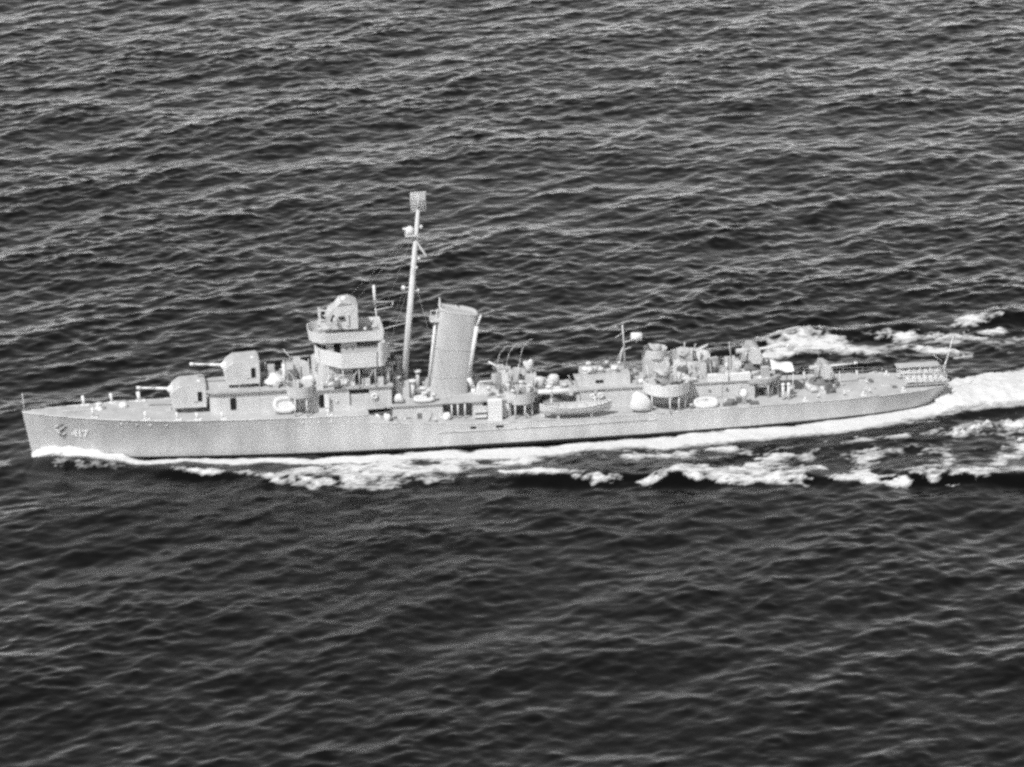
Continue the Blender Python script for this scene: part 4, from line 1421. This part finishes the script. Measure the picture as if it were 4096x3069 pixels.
sea = bpy.data.objects.new('sea', sea_me)
col.objects.link(sea)
sea['kind'] = 'structure'
sea['label'] = 'dark wind-ruffled open sea'

# ------------------------------------------------------------------ thick foam, a lumpy layer of its own on the water
def sea_at(px, py):
    u, v = px.copy(), py.copy()
    def samp(F, a, b_):
        i = np.clip((a - SX0) / D, 0, NXG - 2)
        j = np.clip((b_ - SY0) / D, 0, NYG - 2)
        ii = i.astype(int)
        jj = j.astype(int)
        fi = i - ii
        fj = j - jj
        return (F[ii, jj] * (1 - fi) + F[ii + 1, jj] * fi) * (1 - fj) + (F[ii, jj + 1] * (1 - fi) + F[ii + 1, jj + 1] * fi) * fj
    ddx, ddy = PX - GS, PY - GY
    for _ in range(4):
        u = px - samp(ddx, u, v)
        v = py - samp(ddy, u, v)
    return samp(PZ, u, v)

fm = bpy.data.materials.new('sea_foam')
fm.use_nodes = True
n = fm.node_tree.nodes
l = fm.node_tree.links
b = n['Principled BSDF']
b.inputs['Base Color'].default_value = (.61, .61, .61, 1)
b.inputs['Roughness'].default_value = .95
b.inputs['Specular IOR Level'].default_value = .1
geo = n.new('ShaderNodeNewGeometry')
t = n.new('ShaderNodeTexNoise')
t.inputs['Scale'].default_value = 1.6
t.inputs['Detail'].default_value = 8
t.inputs['Roughness'].default_value = .7
l.new(geo.outputs['Position'], t.inputs['Vector'])
bp = n.new('ShaderNodeBump')
bp.inputs['Strength'].default_value = .5
bp.inputs['Distance'].default_value = .2
l.new(t.outputs[0], bp.inputs['Height'])
l.new(bp.outputs[0], b.inputs['Normal'])
av = n.new('ShaderNodeAttribute')
av.attribute_name = 'thickness'
ad = n.new('ShaderNodeMath')
ad.operation = 'ADD'
l.new(av.outputs['Fac'], ad.inputs[0])
t2 = n.new('ShaderNodeTexNoise')
t2.inputs['Scale'].default_value = .9
t2.inputs['Detail'].default_value = 10
t2.inputs['Roughness'].default_value = .82
mp = n.new('ShaderNodeMapping')
mp.inputs['Scale'].default_value = (.8, 1.7, 1)
l.new(geo.outputs['Position'], mp.inputs[0])
l.new(mp.outputs[0], t2.inputs['Vector'])
ms = n.new('ShaderNodeMapRange')
ms.inputs['From Min'].default_value = .3
ms.inputs['From Max'].default_value = .7
ms.inputs['To Min'].default_value = -.20
ms.inputs['To Max'].default_value = .20
l.new(t2.outputs[0], ms.inputs[0])
l.new(ms.outputs[0], ad.inputs[1])
mr = n.new('ShaderNodeMapRange')
mr.inputs['From Min'].default_value = .50
mr.inputs['From Max'].default_value = .86
l.new(ad.outputs[0], mr.inputs[0])
tr = n.new('ShaderNodeBsdfTransparent')
mx = n.new('ShaderNodeMixShader')
l.new(mr.outputs[0], mx.inputs[0])
l.new(tr.outputs[0], mx.inputs[1])
l.new(b.outputs[0], mx.inputs[2])
l.new(mx.outputs[0], n['Material Output'].inputs[0])

def foam_sheet(name, label, s0, s1, ya, yb, lift, step=.16):
    a = np.arange(s0, s1, step)
    c = np.arange(ya, yb, step)
    FS, FY = np.meshgrid(a, c, indexing='ij')
    val = foam_val(FS, FY)
    val = np.where(FS < .75, -1, val)
    ins = (FS > -.3) & (FS < 104.6)
    hb_ = np.interp(FS, [q[0] for q in BW], [q[1] for q in BW])
    val = np.where(ins & (np.abs(FY) < hb_ - .15), -1, val)
    keep = val > -.38
    z = sea_at(FS, FY) + .03 + np.clip(val, 0, 1) * lift * (.25 + 1.2 * fbm(FS * .8, FY * .8, 61, 4, .6)) 
    # water thrown up against the plating at the bow
    up = np.interp(FS, [.4, 1.2, 3, 6, 9, 12, 14], [.3, .62, .7, .6, .42, .2, 0]) * np.exp(-((np.abs(FY) - hb_) / .55) ** 2)
    # and boiling up round the counter
    z = z + .55 * np.exp(-(((FS - 105.2) / 1.6) ** 2 + ((FY + .3) / 2.2) ** 2)) * (.4 + fbm(FS, FY, 97, 3))
    z = z + up * (.1 + 1.6 * fbm(FS * .9, FY * 1.5, 91, 4, .65)) * (np.abs(FY) < 6)
    ii = np.arange(FS.size).reshape(FS.shape)
    kq = keep[:-1, :-1] & keep[1:, :-1] & keep[1:, 1:] & keep[:-1, 1:]
    q = np.stack([ii[:-1, :-1][kq], ii[1:, :-1][kq], ii[1:, 1:][kq], ii[:-1, 1:][kq]], -1)
    used = np.unique(q)
    remap = -np.ones(FS.size, int)
    remap[used] = np.arange(len(used))
    vs = np.stack([FS.ravel()[used] - X0, FY.ravel()[used], z.ravel()[used]], -1)
    me = new_mesh(name, vs, remap[q])
    at = me.attributes.new('thickness', 'FLOAT', 'POINT')
    at.data.foreach_set('value', np.clip(val.ravel()[used] * .5 + .5, 0, 1).astype(np.float32))
    me.materials.append(fm)
    o = bpy.data.objects.new(name, me)
    col.objects.link(o)
    o['kind'] = 'stuff'
    o['label'] = label
    return o
foam_sheet('hull_foam', 'white foam streaming along the near side of the hull', -1, 104.48, -14.9, -.2, .12)
foam_sheet('crest_foam', 'broken white foam patches on the wave crest off the near side', 50, 122, -30, -14.9, .15)
foam_sheet('stern_wake', 'thick white wake boiling out behind the stern', 104, 190, -14.9, 14.5, .6, .2)
foam_sheet('far_crest_foam', 'white foam breaking beyond the stern on the far side', 56, 124, 5.2, 31, .25)
